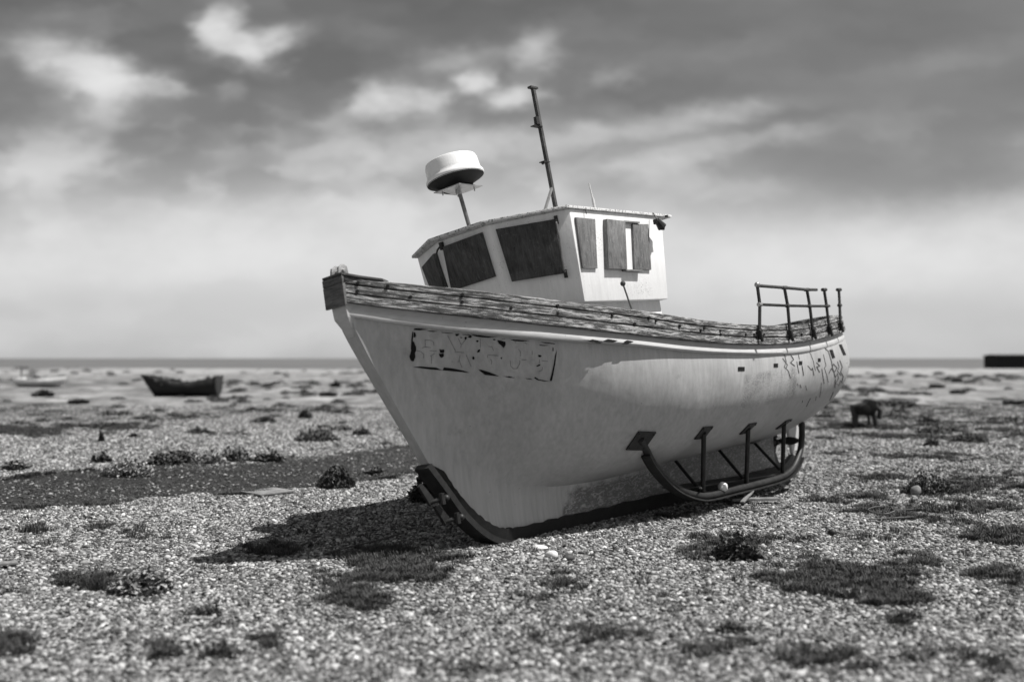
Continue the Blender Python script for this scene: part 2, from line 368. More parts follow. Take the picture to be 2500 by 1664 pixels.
# patches of turf, measured on the beach: centre and half axes given as sight lines
TURF = [(2400, 1230, 330, 130, 0.3), (2230, 1010, 330, 34, 0.72), (100, 1000, 230, 36, 0.62), (60, 935, 260, 14, 0.62), (2000, 1330, 160, 40, 0.3),
 (965, 1390, 120, 34, 1), (860, 1452, 62, 26, 1), (985, 1372, 70, 26, 1), (2075, 1415, 170, 38, 1), (2160, 1450, 130, 36, 1), (2180, 1385, 100, 25, 0.8), (2404, 1403, 58, 18, 0.9), (2010, 1395, 80, 22, 0.9),
 (1375, 1430, 90, 34, 0.55), (1330, 1475, 70, 24, 0.6), (1560, 1440, 60, 18, 0.5), (1800, 1335, 100, 30, 0.6), (663, 1342, 60, 12, 0.9), (225, 1408, 60, 20, 0.9), (350, 1425, 70, 14, 0.6), (400, 1460, 50, 10, 0.5),
 (88, 1297, 40, 9, 0.8), (340, 1305, 40, 12, 0.5), (250, 1290, 40, 12, 0.5), (420, 1318, 30, 12, 0.5), (30, 1560, 44.46, 20.8, 0.663), (552, 1518, 37.05, 12.8, 0.5967), (393, 1585, 44.46, 20.8, 0.663), (520, 1592, 66.69, 22.4, 0.663), (490, 1492, 50, 12, 0.9), (640, 1560, 44.46, 17.6, 0.5304),
 (1440, 1548, 111.15, 20.8, 0.62985), (1320, 1566, 44.46, 14.4, 0.5304), (1740, 1597, 81.51, 19.2, 0.62985), (1780, 1552, 59.28, 14.4, 0.5304), (2040, 1625, 125.97, 22.4, 0.62985), (2290, 1610, 81.51, 20.8, 0.62985), (2200, 1515, 44.46, 16, 0.5967), (2440, 1628, 51.87, 22.4, 0.62985), (1150, 1640, 118.56, 17.6, 0.4641), (2140, 1560, 81.51, 14.4, 0.3978),
 (2310, 1245, 170, 20, 0.6), (2230, 1120, 110, 12, 0.8), (2440, 1300, 80, 24, 0.85), (2150, 1168, 80, 10, 0.6), (2120, 1205, 60, 10, 0.5), (1990, 1225, 60, 9, 0.5), (2380, 1190, 120, 16, 0.7), (2050, 1250, 60, 8, 0.4), (2470, 1440, 40, 30, 0.5), (2330, 1275, 60, 12, 0.7), (1700, 1260, 120, 10, 0.5),
 (2200, 1062, 100, 6, 0.8), (2380, 1066, 110, 7, 0.8), (2010, 1070, 35, 5, 0.8), (2050, 1108, 45, 8, 0.6), (700, 1175, 60, 18, 0.7), (880, 1122, 60, 8, 0.7),
 (100, 1052, 130, 9, 1), (240, 1040, 110, 7, 1), (369, 1022, 110, 6, 0.9), (520, 1008, 110, 6, 0.9), (660, 1000, 150, 6, 0.9), (820, 999, 110, 4.5, 0.9), (20, 1040, 70, 7, 0.9), (560, 1060, 70, 4, 0.5), (330, 950, 200, 5, 0.6),(110, 1060, 90, 5, 0.8),
 (2090, 1042, 180, 5, 0.9), (2180, 980, 120, 8, 0.85), (2060, 985, 60, 7, 0.8), (2260, 1020, 130, 9, 0.6), (2420, 1030, 100, 12, 0.6), (2440, 1050, 60, 5, 0.7), (2020, 1025, 50, 8, 0.8), (2320, 925, 40, 5, 0.8), (2450, 975, 60, 7, 0.7), (2420, 1000, 90, 5, 0.6), (2290, 938, 30, 4, 0.8), (2330, 955, 40, 3.5, 0.9), (2460, 915, 45, 6, 0.8), (2340, 898, 70, 4, 0.7),
 (450, 893, 260, 3, 0.5), (120, 905, 140, 4, 0.6), (700, 915, 200, 4, 0.4), (640, 945, 120, 4, 0.45), (480, 965, 160, 4, 0.4), (780, 960, 110, 3.5, 0.4), (150, 985, 160, 6, 0.5), (820, 985, 50, 4, 0.6)]
TRACK = [(-600, 1195), (0, 1173), (127, 1158), (238, 1150), (361, 1137), (488, 1137), (615, 1133), (700, 1118), (806, 1112), (891, 1095), (1000, 1090), (1250, 1075), (1500, 1062), (1500, 1100), (1250, 1125),
 (1000, 1158), (891, 1175), (806, 1188), (679, 1201), (488, 1207), (369, 1213), (276, 1232), (127, 1237), (0, 1252), (-600, 1300)]
def turf(x, y):
    x = np.asarray(x, float); y = np.asarray(y, float); yy = np.maximum(y, .8)
    u, v = uvof(x, yy); m_ = np.zeros(x.shape)
    wob = vnoise(x*2.0, y*2.0, 11)*.55+vnoise(x*7, y*7, 12)*.45
    for cu, cv, ru, rv, am in TURF:
        q = np.sqrt(((u-cu)/ru)**2+((v-cv)/rv)**2)+wob; m_ = np.maximum(m_, am*np.clip((1.5-q)*.9, 0, 1))
    m_ = m_*np.clip(1.0+.55*vnoise(x*4.5, y*4.5, 41)+.25*vnoise(x*13, y*13, 42), .25, 1.15); vo = v+vnoise(x*1.5, y*1.5, 5)*5+vnoise(x*6, y*6, 6)*4; m_ = np.maximum(m_, np.where(poly_in(u, vo, TRACK), .95-.12*np.clip(vnoise(x*1.2, y*3, 43), 0, 1), 0))
    return np.where(y > 1.5, m_, 0)
def axis(lo, hi, dlo, dhi, step, gr):
    c = list(np.arange(dlo, dhi, step)); s_ = step; q = dlo
    while q > lo: s_ *= gr; q -= s_; c.insert(0, q)
    s_ = step; q = c[-1]
    while q < hi: s_ *= gr; q += s_; c.append(q)
    return np.array(c)
gx = axis(-500, 500, -9, 11, .09, 1.035); gy = axis(-30, 158, 3.5, 19, .09, 1.02); gy = np.append(gy[gy < 157], [157, 159, 160])
XX, YY = np.meshgrid(gx, gy, indexing='ij'); ZZ = hgt(XX, YY); ZZ = ZZ-np.clip((YY-157)/3, 0, 1)*1.5+np.where((YY > 120) & (YY < 157), .1, 0)
nx, ny = XX.shape; idx = np.arange(nx*ny).reshape(nx, ny)
me = bpy.data.meshes.new('ground'); me.vertices.add(nx*ny); me.vertices.foreach_set('co', np.stack([XX, YY, ZZ], -1).ravel())
q = np.stack([idx[:-1, :-1], idx[1:, :-1], idx[1:, 1:], idx[:-1, 1:]], -1).reshape(-1, 4); nf = len(q)
me.loops.add(nf*4); me.loops.foreach_set('vertex_index', q.ravel().astype(np.int32)); me.polygons.add(nf); me.polygons.foreach_set('loop_start', np.arange(nf, dtype=np.int32)*4)
me.update(calc_edges=True); at = me.attributes.new('turf', 'FLOAT', 'POINT'); at.data.foreach_set('value', turf(XX, YY).ravel().astype(np.float32))
me.polygons.foreach_set('use_smooth', [True]*nf); me.materials.append(MATS['shingle_ground'])
ground = bpy.data.objects.new('ground', me); COL.objects.link(ground); tag(ground, 'pale shingle beach with dark turf patches', kind='structure')
sx = [-6000, -1500, -400, 400, 1500, 6000]; sy = [150, 400, 1200, 9000]
mesh_obj('sea', [(x_, y_, -.35) for x_ in sx for y_ in sy], [(i*4+j, (i+1)*4+j, (i+1)*4+j+1, i*4+j+1) for i in range(5) for j in range(3)], 'sea_water')
tag(bpy.data.objects['sea'], 'strip of grey open sea on the horizon', kind='structure')

# ---- pebbles and turf grass scattered with geometry nodes
def pebble_src(i):
    bm = bmesh.new(); bmesh.ops.create_icosphere(bm, subdivisions=2, radius=1); r_ = random.Random(i)
    ax = [r_.uniform(.8, 1.25), r_.uniform(.6, .85), r_.uniform(.38, .6)]; k = [Vector((r_.gauss(0, 1), r_.gauss(0, 1), r_.gauss(0, 1))).normalized() for _ in range(5)]; a_ = [r_.uniform(-.16, .14) for _ in k]
    for v_ in bm.verts:
        n_ = v_.co.normalized(); f_ = 1+sum(q*max(0, n_.dot(kk))**2 for q, kk in zip(a_, k)); v_.co = Vector((n_.x*ax[0], n_.y*ax[1], n_.z*ax[2]))*f_
    me_ = bpy.data.meshes.new('pebble'); bm.to_mesh(me_); bm.free(); me_.polygons.foreach_set('use_smooth', [True]*len(me_.polygons)); me_.materials.append(MATS['pebble_stone'])
    return bpy.data.objects.new('pebble', me_)
def tuft_src(i, nb=26, h=.07, spread=.05, wd=.0028):
    r_ = random.Random(100+i); mb = MB()
    for _ in range(nb):
        a_ = r_.uniform(0, 6.28); rr = spread*r_.random()**.6; b0 = np.array([rr*math.cos(a_), rr*math.sin(a_), -.005]); a2 = a_+r_.uniform(-1, 1); hh = h*r_.uniform(.4, 1); ln = r_.uniform(.2, 1.1)*hh
        d_ = np.array([math.cos(a2), math.sin(a2), 0]); s_ = np.array([-d_[1], d_[0], 0])*wd*r_.uniform(.7, 1.4)
        p1_ = b0+d_*ln*.35+np.array([0, 0, hh*.6]); p2_ = b0+d_*ln+np.array([0, 0, hh])
        mb.add([b0-s_, b0+s_, p1_-s_*.8, p1_+s_*.8, p2_], [(0, 1, 3, 2), (2, 3, 4)])
    me_ = bpy.data.meshes.new('grass_tuft'); me_.from_pydata([tuple(map(float, v)) for v in mb.V], [], mb.F); me_.materials.append(MATS['grass_blade'])
    return bpy.data.objects.new('grass_tuft', me_)
def scatter(name, pts, rot, scl, tone, srcs, label):
    n = len(pts); me_ = bpy.data.meshes.new(name); me_.vertices.add(n); me_.vertices.foreach_set('co', pts.astype(np.float32).ravel())
    for nm, ty, da in (('rot', 'FLOAT_VECTOR', rot), ('scl', 'FLOAT_VECTOR', scl)):
        A = me_.attributes.new(nm, ty, 'POINT'); A.data.foreach_set('vector', da.astype(np.float32).ravel())
    A = me_.attributes.new('tone', 'FLOAT', 'POINT'); A.data.foreach_set('value', tone.astype(np.float32))
    A = me_.attributes.new('pick', 'INT', 'POINT'); A.data.foreach_set('value', rng.integers(0, len(srcs), n).astype(np.int32))
    o = bpy.data.objects.new(name, me_); COL.objects.link(o)
    cl_ = bpy.data.collections.new(name+' shapes')
    for s_ in srcs: cl_.objects.link(s_)
    ng = bpy.data.node_groups.new(name, 'GeometryNodeTree'); ng.interface.new_socket('Geometry', in_out='INPUT', socket_type='NodeSocketGeometry'); ng.interface.new_socket('Geometry', in_out='OUTPUT', socket_type='NodeSocketGeometry')
    N, Lk = ng.nodes, ng.links; gi = N.new('NodeGroupInput'); go = N.new('NodeGroupOutput'); iop = N.new('GeometryNodeInstanceOnPoints'); ci = N.new('GeometryNodeCollectionInfo')
    ci.inputs['Collection'].default_value = cl_; ci.inputs['Separate Children'].default_value = True; ci.inputs['Reset Children'].default_value = True
    def na(nm, ty): q_ = N.new('GeometryNodeInputNamedAttribute'); q_.data_type = ty; q_.inputs[0].default_value = nm; return q_.outputs[0]
    Lk.new(gi.outputs[0], iop.inputs['Points']); Lk.new(ci.outputs[0], iop.inputs['Instance']); iop.inputs['Pick Instance'].default_value = True
    Lk.new(na('pick', 'INT'), iop.inputs['Instance Index'])
    e2r = N.new('FunctionNodeEulerToRotation'); Lk.new(na('rot', 'FLOAT_VECTOR'), e2r.inputs[0]); Lk.new(e2r.outputs[0], iop.inputs['Rotation'])
    Lk.new(na('scl', 'FLOAT_VECTOR'), iop.inputs['Scale']); Lk.new(iop.outputs[0], go.inputs[0])
    mo = o.modifiers.new('scatter', 'NODES'); mo.node_group = ng
    return tag(o, label, kind='stuff')
def rand_pts(y0, y1, dens, margin=1.6):
    n = int(dens*((1.06*(y0+y1)/2+2*margin)*(y1-y0))); y = np.sqrt(rng.random(n)*(y1**2-y0**2)+y0**2); x = (rng.random(n)-.5)*(1.06*y+2*margin)
    return x, y
parts = []
for y0, y1, dn, sz in ((3.6, 8, 2500, .0118), (8, 12.5, 2300, .0122), (12.5, 18, 1350, .015), (18, 26, 420, .022), (26, 36, 70, .032)):
    x, y = rand_pts(y0, y1, dn); tf = turf(x, y); keep = rng.random(len(x)) > np.clip(tf*1.7-.35, 0, np.where(tf > .94, .95, .84)); x, y, tf = x[keep], y[keep], tf[keep]
    s_ = sz*np.exp(rng.normal(0, .33, len(x))); s_ = np.clip(s_, .005, .028); bigs = rng.random(len(x)) < .006; s_[bigs] *= 1.35
    parts.append((x, y, s_, tf))
x = np.concatenate([p[0] for p in parts]); y = np.concatenate([p[1] for p in parts]); s_ = np.concatenate([p[2] for p in parts]); tf = np.concatenate([p[3] for p in parts])
n = len(x); z = hgt(x, y)+s_*rng.uniform(-.1, .5, n)
rot = np.stack([rng.normal(0, .35, n), rng.normal(0, .35, n), rng.uniform(0, 6.28, n)], -1); scl = np.stack([s_*rng.uniform(.85, 1.2, n), s_*rng.uniform(.85, 1.2, n), s_*rng.uniform(.8, 1.3, n)], -1)
tone = np.clip(rng.beta(.95, 3.0, n)*.80+.02, .03, .75); tone *= 1-.35*np.clip(tf, 0, 1)
tone *= 1-.12*np.clip(vnoise(x*.8, y*.8, 21), 0, 1)
scatter('shingle', np.stack([x, y, z], -1), rot, scl, tone, [pebble_src(i) for i in range(7)], 'loose pale and grey pebbles covering the beach around the boat')
PX = []
for y0, y1, dn in ((3.6, 9, 900), (9, 15, 620), (15, 26, 260)):
    x, y = rand_pts(y0, y1, dn); tf = turf(x, y); u_, v_ = uvof(x, y); tr = poly_in(u_, v_, TRACK)
    keep = rng.random(len(x)) < np.clip(tf*1.3-.3, 0, .8)*np.where(tr, .25, 1)+.006; PX.append((x[keep], y[keep], np.where(tr[keep], .35, .4+.6*rng.random(keep.sum()))*(1+(y0 > 8)*.2)))
x = np.concatenate([p[0] for p in PX]); y = np.concatenate([p[1] for p in PX]); s_ = np.concatenate([p[2] for p in PX]); n = len(x)
scatter('turf_grass', np.stack([x, y, hgt(x, y)+.012], -1), np.stack([np.zeros(n), np.zeros(n), rng.uniform(0, 6.28, n)], -1), np.stack([s_, s_, s_*rng.uniform(.5, 1.1, n)], -1), np.ones(n)*.1, [tuft_src(i) for i in range(5)], 'short dark grass and moss growing in patches through the shingle')

# low scrub dotted over the far shingle, too many to count
nn_ = 2600; y = 22*(150/22)**rng.random(nn_); x = (rng.random(nn_)-.5)*(1.25*y+8); cl_m = vnoise(x*.12, y*.06, 31)+vnoise(x*.5, y*.2, 32)*.5
keep = rng.random(nn_) < np.clip(.28+.55*cl_m, .05, 1); x, y = x[keep], y[keep]; n = len(x); s_ = rng.uniform(.35, 1.0, n)*np.clip(.55+y/70, .6, 1.7)
def scrub_src(i):
    r_ = random.Random(300+i); mb = MB()
    for _ in range(150):
        a_ = r_.uniform(0, 6.28); q = r_.random()**.6; b0 = np.array([q*.32*math.cos(a_), q*.32*math.sin(a_), r_.uniform(0, .2)*(1-q*q)]); th = r_.uniform(0, 6.28); el = r_.uniform(0, 1.3)
        d_ = np.array([math.cos(th)*math.cos(el), math.sin(th)*math.cos(el), math.sin(el)])*.1; s2 = np.cross(d_, (0, 0, 1.))*.35; mb.add([b0-s2, b0+s2, b0+d_+s2*.6, b0+d_-s2*.6], [(0, 1, 2, 3)])
    me_ = bpy.data.meshes.new('scrub'); me_.from_pydata([tuple(map(float, v)) for v in mb.V], [], mb.F); me_.materials.append(MATS['dark_leaf'])
    return bpy.data.objects.new('scrub', me_)
scatter('scrub', np.stack([x, y, hgt(x, y)], -1), np.stack([np.zeros(n), np.zeros(n), rng.uniform(0, 6.28, n)], -1), np.stack([s_*1.3, s_, s_*.75], -1), np.ones(n)*.1, [scrub_src(i) for i in range(4)], 'low dark scrub dotted over the distant shingle')

# ================================================================== BOAT
boat = empty('fishing_boat'); boat.matrix_world = Matrix.Translation(BO) @ Matrix(BR.tolist()).to_4x4()
tag(boat, 'large pale grey fishing boat with boarded-up white cabin stranded on the shingle', 'fishing boat')
FX = [-1.68, -1.396, -1.108, -.841, -.428, -.05, .355, .757, 1.513, 2.28, 2.884, 3.609, 4.3, 5.057, 5.6, 6.0, 6.3, 6.6, 6.8, 6.91, 6.95]
FY = [.105, .292, .509, .693, .91, 1.045, 1.16, 1.25, 1.356, 1.417, 1.451, 1.455, 1.437, 1.371, 1.30, 1.215, 1.11, .92, .65, .35, .0]
plan = spl(FX, FY)
ztop = spl([-1.75, -1.65, -1.396, -1.108, -.841, -.428, -.051, .355, .757, 1.513, 2.28, 2.884, 3.609, 4.083, 5.057, 6, 7], [2.527, 2.496, 2.418, 2.332, 2.259, 2.155, 2.079, 2.005, 1.94, 1.823, 1.727, 1.675, 1.640, 1.632, 1.665, 1.725, 1.80])
zpb = spl([-1.76, -1.67, -1.309, -.961, -.573, -.1, .302, .965, 1.635, 2.105, 2.625, 3.367, 3.94, 4.707, 6, 7], [2.30, 2.272, 2.156, 2.047, 1.942, 1.842, 1.766, 1.655, 1.565, 1.51, 1.464, 1.425, 1.414, 1.432, 1.50, 1.58])
zsb = spl([-1.76, -1.662, -1.305, -.957, -.566, -.093, .331, 1.675, 2.462, 3.168, 4.012, 4.79, 6, 7], [2.192, 2.16, 2.037, 1.924, 1.823, 1.73, 1.664, 1.46, 1.383, 1.332, 1.305, 1.320, 1.385, 1.46])
xst = spl([-.4, .0, .05, .175, .375, .616, .852, 1.067, 1.54, 2.0, 2.06, 2.15, 2.3], [.3, .1, -.19, -.418, -.618, -.796, -.973, -1.09, -1.343, -1.575, -1.60, -1.62, -1.63])
xen = spl([.2, .35, .5, .7, .95, 1.4, 1.8], [6.3, 6.5, 6.66, 6.8, 6.9, 6.90, 6.93])
XE = 6.95
def xsv(tt, x0=-1.754, x1=XE, p=1.0): return x0+(x1-x0)*tt
# stations, denser at both ends
SS = np.concatenate([np.linspace(0, .08, 9)[:-1], np.linspace(.08, .86, 60)[:-1], 1-.14*(np.linspace(1, 0, 30)**1.6)])
zcr = spl([-1.2, -.9, -.57, -.32, 0, .54, 1.2, 2.37, 3.9, 4.87, 5.76, 6.4, 6.7], [.95, .76, .606, .51, .445, .378, .335, .325, .30, .275, .27, .36, .52])
def section(s):
    # P0 hull top (hidden behind the strake), P3 garboard crease
    xr = -1.63+(6.89+1.63)*s
    b0 = max(plan(xr)-.065, .0)
    if s < .03: b0 = max(b0, .085)
    z0 = zpb(xr)-.01; zc = zcr(-1.0+(6.65+1.0)*s if s < 1 else 6.65); 
    yc = np.interp(s, [0, .05, .2, .5, .75, .9, 1], [.05, .07, .09, .12, .12, .09, .0])
    D = z0-zc
    fx = lambda *k: float(np.interp(s, [0, .04, .12, .22, .35, .5, .7, .82, .92, 1.0], k))
    y1 = b0*fx(.80, .84, .985, 1.06, 1.07, 1.06, 1.05, 1.10, 1.16, 1.10); z1 = z0-D*fx(.25, .36, .54, .62, .63, .62, .58, .66, .68, .6)
    y2 = yc+(b0-yc)*fx(.10, .14, .26, .46, .60, .66, .63, .50, .44, .4); z2 = zc+D*fx(.30, .28, .16, .08, .05, .04, .04, .07, .12, .3)
    return (b0, z0), (y1, z1), (y2, z2), (yc, zc)
NT_ = 26
def hull_pt(s, q):
    P0, P1, P2, P3 = section(s); a_ = (1-q)**3; b_ = 3*q*(1-q)**2; c_ = 3*q*q*(1-q); d_ = q**3
    y_ = a_*P0[0]+b_*P1[0]+c_*P2[0]+d_*P3[0]; z_ = a_*P0[1]+b_*P1[1]+c_*P2[1]+d_*P3[1]
    x_ = xst(z_)+s*(xen(z_)-xst(z_)); return np.array([x_, y_, z_])
KEEL_END = 5.66
def kz(x_): return -.0585*x_+.004 if x_ > 0 else 0.0
V = []; rows = NT_+1+5
for s in SS:
    col = [hull_pt(s, k/NT_) for k in range(NT_+1)]
    xc, yc, zc = col[-1]
    for k in range(1, 6):
        q = k/5
        if xc < KEEL_END:
            # fillet down the deadwood; its foot follows the stem curve
            zb = .0+kz(xc); zb = max(zb, 0) if xc < 0 else zb
            z_ = zc+(zb+.03-zc)*q; y_ = yc+(.055-yc)*(1-(1-q)**2.2)
            xx = xst(z_)+s*(xen(zc)-xst(zc)) if s < .25 else xc
            if s < .25: xx = xst(z_)*(1-s/.25*.0)+s*(xen(.35)-xst(z_)); 
            col.append(np.array([xx, y_, z_]))
        else: col.append(np.array([xc, yc*(1-q), zc-.01*q]))
    V += [(-0+c_[0], -c_[1], c_[2]) for c_ in col]
n0 = len(V); V += [(x_, -y_, z_) for x_, y_, z_ in V]; Fc = []
ns = len(SS)
for i in range(ns-1):
    for k in range(rows-1):
        a_ = i*rows+k; Fc.append((a_, a_+1, a_+rows+1, a_+rows)); Fc.append((n0+a_, n0+a_+rows, n0+a_+rows+1, n0+a_+1))
for k in range(rows-1): Fc.append((k, n0+k, n0+k+1, k+1))                                            # stem face
for i in range(ns-1): a_ = i*rows+rows-1; Fc.append((a_, n0+a_, n0+a_+rows, a_+rows))                # underside
hull = mesh_obj('hull', V, Fc, 'hull_paint', boat)
bm = bmesh.new(); bm.from_mesh(hull.data); bmesh.ops.remove_doubles(bm, verts=bm.verts, dist=.0005); bmesh.ops.recalc_face_normals(bm, faces=bm.faces); bm.to_mesh(hull.data); bm.free()
hull.data.polygons.foreach_set('use_smooth', [True]*len(hull.data.polygons))
try: hull.data.set_sharp_from_angle(angle=rad(50))
except Exception: pass
HT = BVHTree.FromPolygons([tuple(v.co) for v in hull.data.vertices], [tuple(p.vertices) for p in hull.data.polygons])
def hit(u, v, tree=None):
    h_ = (tree or HT).ray_cast(Vector(bo), Vector(bd(u, v)).normalized())
    if h_[0] is None: return None, None
    n_ = np.array(h_[1]); n_ = n_ if np.dot(n_, bd(u, v)) < 0 else -n_
    return np.array(h_[0]), n_
def decal(name, polys, m, parent, off=.003, label=None):     # thin flakes / marks lying on the planking
    V_, F_ = [], []
    for P in polys:
        bm = bmesh.new(); vs = [bm.verts.new((p[0], p[1], 0)) for p in P]; bm.faces.new(vs)
        ext = max(max(p[0] for p in P)-min(p[0] for p in P), max(p[1] for p in P)-min(p[1] for p in P))
        bmesh.ops.triangulate(bm, faces=bm.faces[:])
        cuts = int(min(5, ext//12))
        if cuts: bmesh.ops.subdivide_edges(bm, edges=bm.edges[:], cuts=cuts, use_grid_fill=True)
        bm.verts.ensure_lookup_table(); mp = {}; ok = True; loc = []
        for v_ in bm.verts:
            p_, n_ = hit(v_.co.x, v_.co.y)
            if p_ is None: ok = False; break
            loc.append(p_+n_*off); mp[v_] = len(V_)+len(loc)-1
        if ok:
            base_ = len(V_); V_ += loc
            for f_ in bm.faces: F_.append([mp[v_] for v_ in f_.verts])
        bm.free()
    if not V_: return None
    o = mesh_obj(name, V_, F_, m, parent, False)
    if label: o['label'] = label
    return o
def ribbon(P, w_):          # stroke outline from a polyline in sight-line units
    out = []
    for (x0, y0), (x1, y1) in zip(P[:-1], P[1:]):
        dx, dy = x1-x0, y1-y0; l_ = math.hypot(dx, dy)+1e-6; nx_, ny_ = -dy/l_*w_/2, dx/l_*w_/2; ex, ey = dx/l_*w_*.25, dy/l_*w_*.25
        out.append([(x0+nx_-ex, y0+ny_-ey), (x1+nx_+ex, y1+ny_+ey), (x1-nx_+ex, y1-ny_+ey), (x0-nx_-ex, y0-ny_-ey)])
    return out

# ---- gunwale timbers: three swept planks each side
def plan_pts(x0, x1, n):
    xs = np.concatenate([np.linspace(x0, 5.2, n)[:-1], XE-(XE-5.2)*np.linspace(1, 0, 34)**1.8]) if x1 >= XE else np.linspace(x0, x1, n)
    return xs
def sweep(name, m, fo, fi, zb, zt, x0=-1.675, x1=XE, jit=0, parent=boat, v0=0):
    xs = plan_pts(x0, x1, 90); V_, uv, F_ = [], [], []; path = []
    for sgn in (-1, 1):
        seq = xs if sgn == -1 else xs[::-1]
        for x_ in seq: path.append((x_, sgn))
    acc = 0; prev = None
    for j, (x_, sgn) in enumerate(path):
        yo = plan(x_); dx = .004; 
        g0 = (plan(min(x_+dx, XE))-plan(max(x_-dx, -1.68)))/(2*dx); nn = np.array([-g0, 1.0]); nn /= np.linalg.norm(nn)
        c = np.array([x_, yo]); po = c+nn*fo(x_); pi_ = c+nn*fi(x_); pi_[1] = max(pi_[1], 0.0); po[1] = max(po[1], 0.0)
        if x_ >= XE-1e-6: po = np.array([XE+fo(x_), 0]); pi_ = np.array([XE+fi(x_), 0])
        if prev is not None: acc += float(np.linalg.norm(np.array([po[0], sgn*po[1]])-prev))
        prev = np.array([po[0], sgn*po[1]]); jj = jit*math.sin(acc*5.1+v0*9)*.5+jit*math.sin(acc*2.3+v0*5)
        b_, t_ = zb(x_), zt(x_); bv = .006
        pr = [(po[0]-0, po[1], b_+bv), (po[0], po[1], t_-bv), ((po[0]*.9+pi_[0]*.1), po[1]*.9+pi_[1]*.1, t_), (pi_[0], pi_[1], t_), (pi_[0], pi_[1], b_), ((po[0]*.9+pi_[0]*.1), po[1]*.9+pi_[1]*.1, b_)]
        for k, (a_, b2, c_) in enumerate(pr):
            V_.append((a_, sgn*(b2+(jj if k in (0, 1) and b2 > .01 else 0)), c_)); uv.append((acc+v0*3.7, [0, .085, .10, .22, .3, -.02][k]+v0*.37))
    K = 6
    for j in range(len(path)-1):
        for k in range(K): a_ = j*K+k; b_ = j*K+(k+1) % K; F_.append((a_, b_, b_+K, a_+K))
    F_.append(tuple(range(K))); F_.append(tuple((len(path)-1)*K+k for k in range(K)))
    o = mesh_obj(name, V_, F_, m, parent, True, uv)
    bm = bmesh.new(); bm.from_mesh(o.data); bmesh.ops.recalc_face_normals(bm, faces=bm.faces); bm.to_mesh(o.data); bm.free()
    try: o.data.set_sharp_from_angle(angle=rad(35))
    except Exception: pass
    return o
frs = [0, .36, .70, 1.0]
for k in range(3):
    f0, f1 = frs[k], frs[k+1]
    sweep('gunwale_plank', 'weathered_timber', (lambda x_, k=k: [0.0, -.006, -.012][k]), (lambda x_: -.11), (lambda x_, f=f0: zpb(x_)+(ztop(x_)-zpb(x_))*f+.005), (lambda x_, f=f1: zpb(x_)+(ztop(x_)-zpb(x_))*f-.005), jit=.003, v0=k+1)
# strip of old capping left near the bow and along the stern
sweep('inner_bulwark', 'weathered_timber', (lambda x_: -.112), (lambda x_: -.15), (lambda x_: zpb(x_)+.0), (lambda x_: ztop(x_)+.008), x0=-1.45, v0=7)
# nose block
for za_, zc_ in ((2.255, 2.4385), (2.4405, 2.50)):
    nb = MB(); xf = lambda z_: -1.705+(z_-2.255)*.03
    nb.add([(xf(za_), -.122, za_), (xf(za_), .125, za_), (-1.68, .125, za_), (-1.68, -.118, za_), (xf(zc_), -.122, zc_), (xf(zc_), .125, zc_), (-1.665, .125, zc_), (-1.665, -.118, zc_)], [(0, 1, 2, 3), (4, 7, 6, 5), (0, 4, 5, 1), (1, 5, 6, 2), (2, 6, 7, 3), (3, 7, 4, 0)])
    nb.build('nose_block', 'end_timber', boat, bevel=.004)
cp = MB(); cp.prism([(-1.695, -.12, 2.508), (-1.695, .12, 2.508), (-1.55, .2, 2.47), (-1.50, -.05, 2.455), (-1.33, -.27, 2.402), (-1.40, -.28, 2.42), (-1.55, -.185, 2.466)], (0, 0, .016)); cp.build('bow_capping', 'dark_timber', boat)
# rubbing strake: moulded band
def moulding(name, m, parent=boat):
    xs = plan_pts(-1.67, XE, 90); V_, F_ = [], []; K = 7; path = [(x_, -1) for x_ in xs]+[(x_, 1) for x_ in xs[::-1]]
    for x_, sgn in path:
        dx = .004; g0 = (plan(min(x_+dx, XE))-plan(max(x_-dx, -1.68)))/(2*dx); nn = np.array([-g0, 1.0]); nn /= np.linalg.norm(nn); c = np.array([x_, plan(x_)]); zt_, zb2 = zpb(x_)+.004, zsb(x_); h_ = zt_-zb2
        for off, fz in ((-.10, 1), (-.050, 1), (-.044, .60), (-.036, .5), (-.031, .14), (-.040, .0), (-.10, -.02)):
            p_ = c+nn*off; p_[1] = max(p_[1], 0)
            if x_ >= XE-1e-6: p_ = np.array([XE+off, 0])
            V_.append((p_[0], sgn*p_[1], zb2+h_*fz))
    for j in range(len(path)-1):
        for k in range(K-1): a_ = j*K+k; F_.append((a_, a_+1, a_+1+K, a_+K))
    F_.append(tuple(range(K))); o = mesh_obj(name, V_, F_, m, parent)
    bm = bmesh.new(); bm.from_mesh(o.data); bmesh.ops.recalc_face_normals(bm, faces=bm.faces); bm.to_mesh(o.data); bm.free()
    try: o.data.set_sharp_from_angle(angle=rad(38))
    except Exception: pass
    return o
moulding('rubbing_strake', 'strake_paint')
nb = MB(); nb.add([(-1.665, -.085, 2.16), (-1.665, .085, 2.16), (-1.50, .11, 2.16), (-1.50, -.11, 2.16), (-1.675, -.085, 2.285), (-1.675, .085, 2.285), (-1.50, .13, 2.285), (-1.50, -.13, 2.285), (-1.585, -.035, 2.0), (-1.585, .035, 2.0), (-1.45, .06, 2.0), (-1.45, -.06, 2.0)],
 [(4, 7, 6, 5), (0, 4, 5, 1), (1, 5, 6, 2), (3, 7, 4, 0), (0, 1, 9, 8), (1, 2, 10, 9), (3, 0, 8, 11), (8, 9, 10, 11), (2, 6, 7, 3), (2, 3, 11, 10)]); nb.build('stem_head', 'strake_paint', boat, bevel=.004)
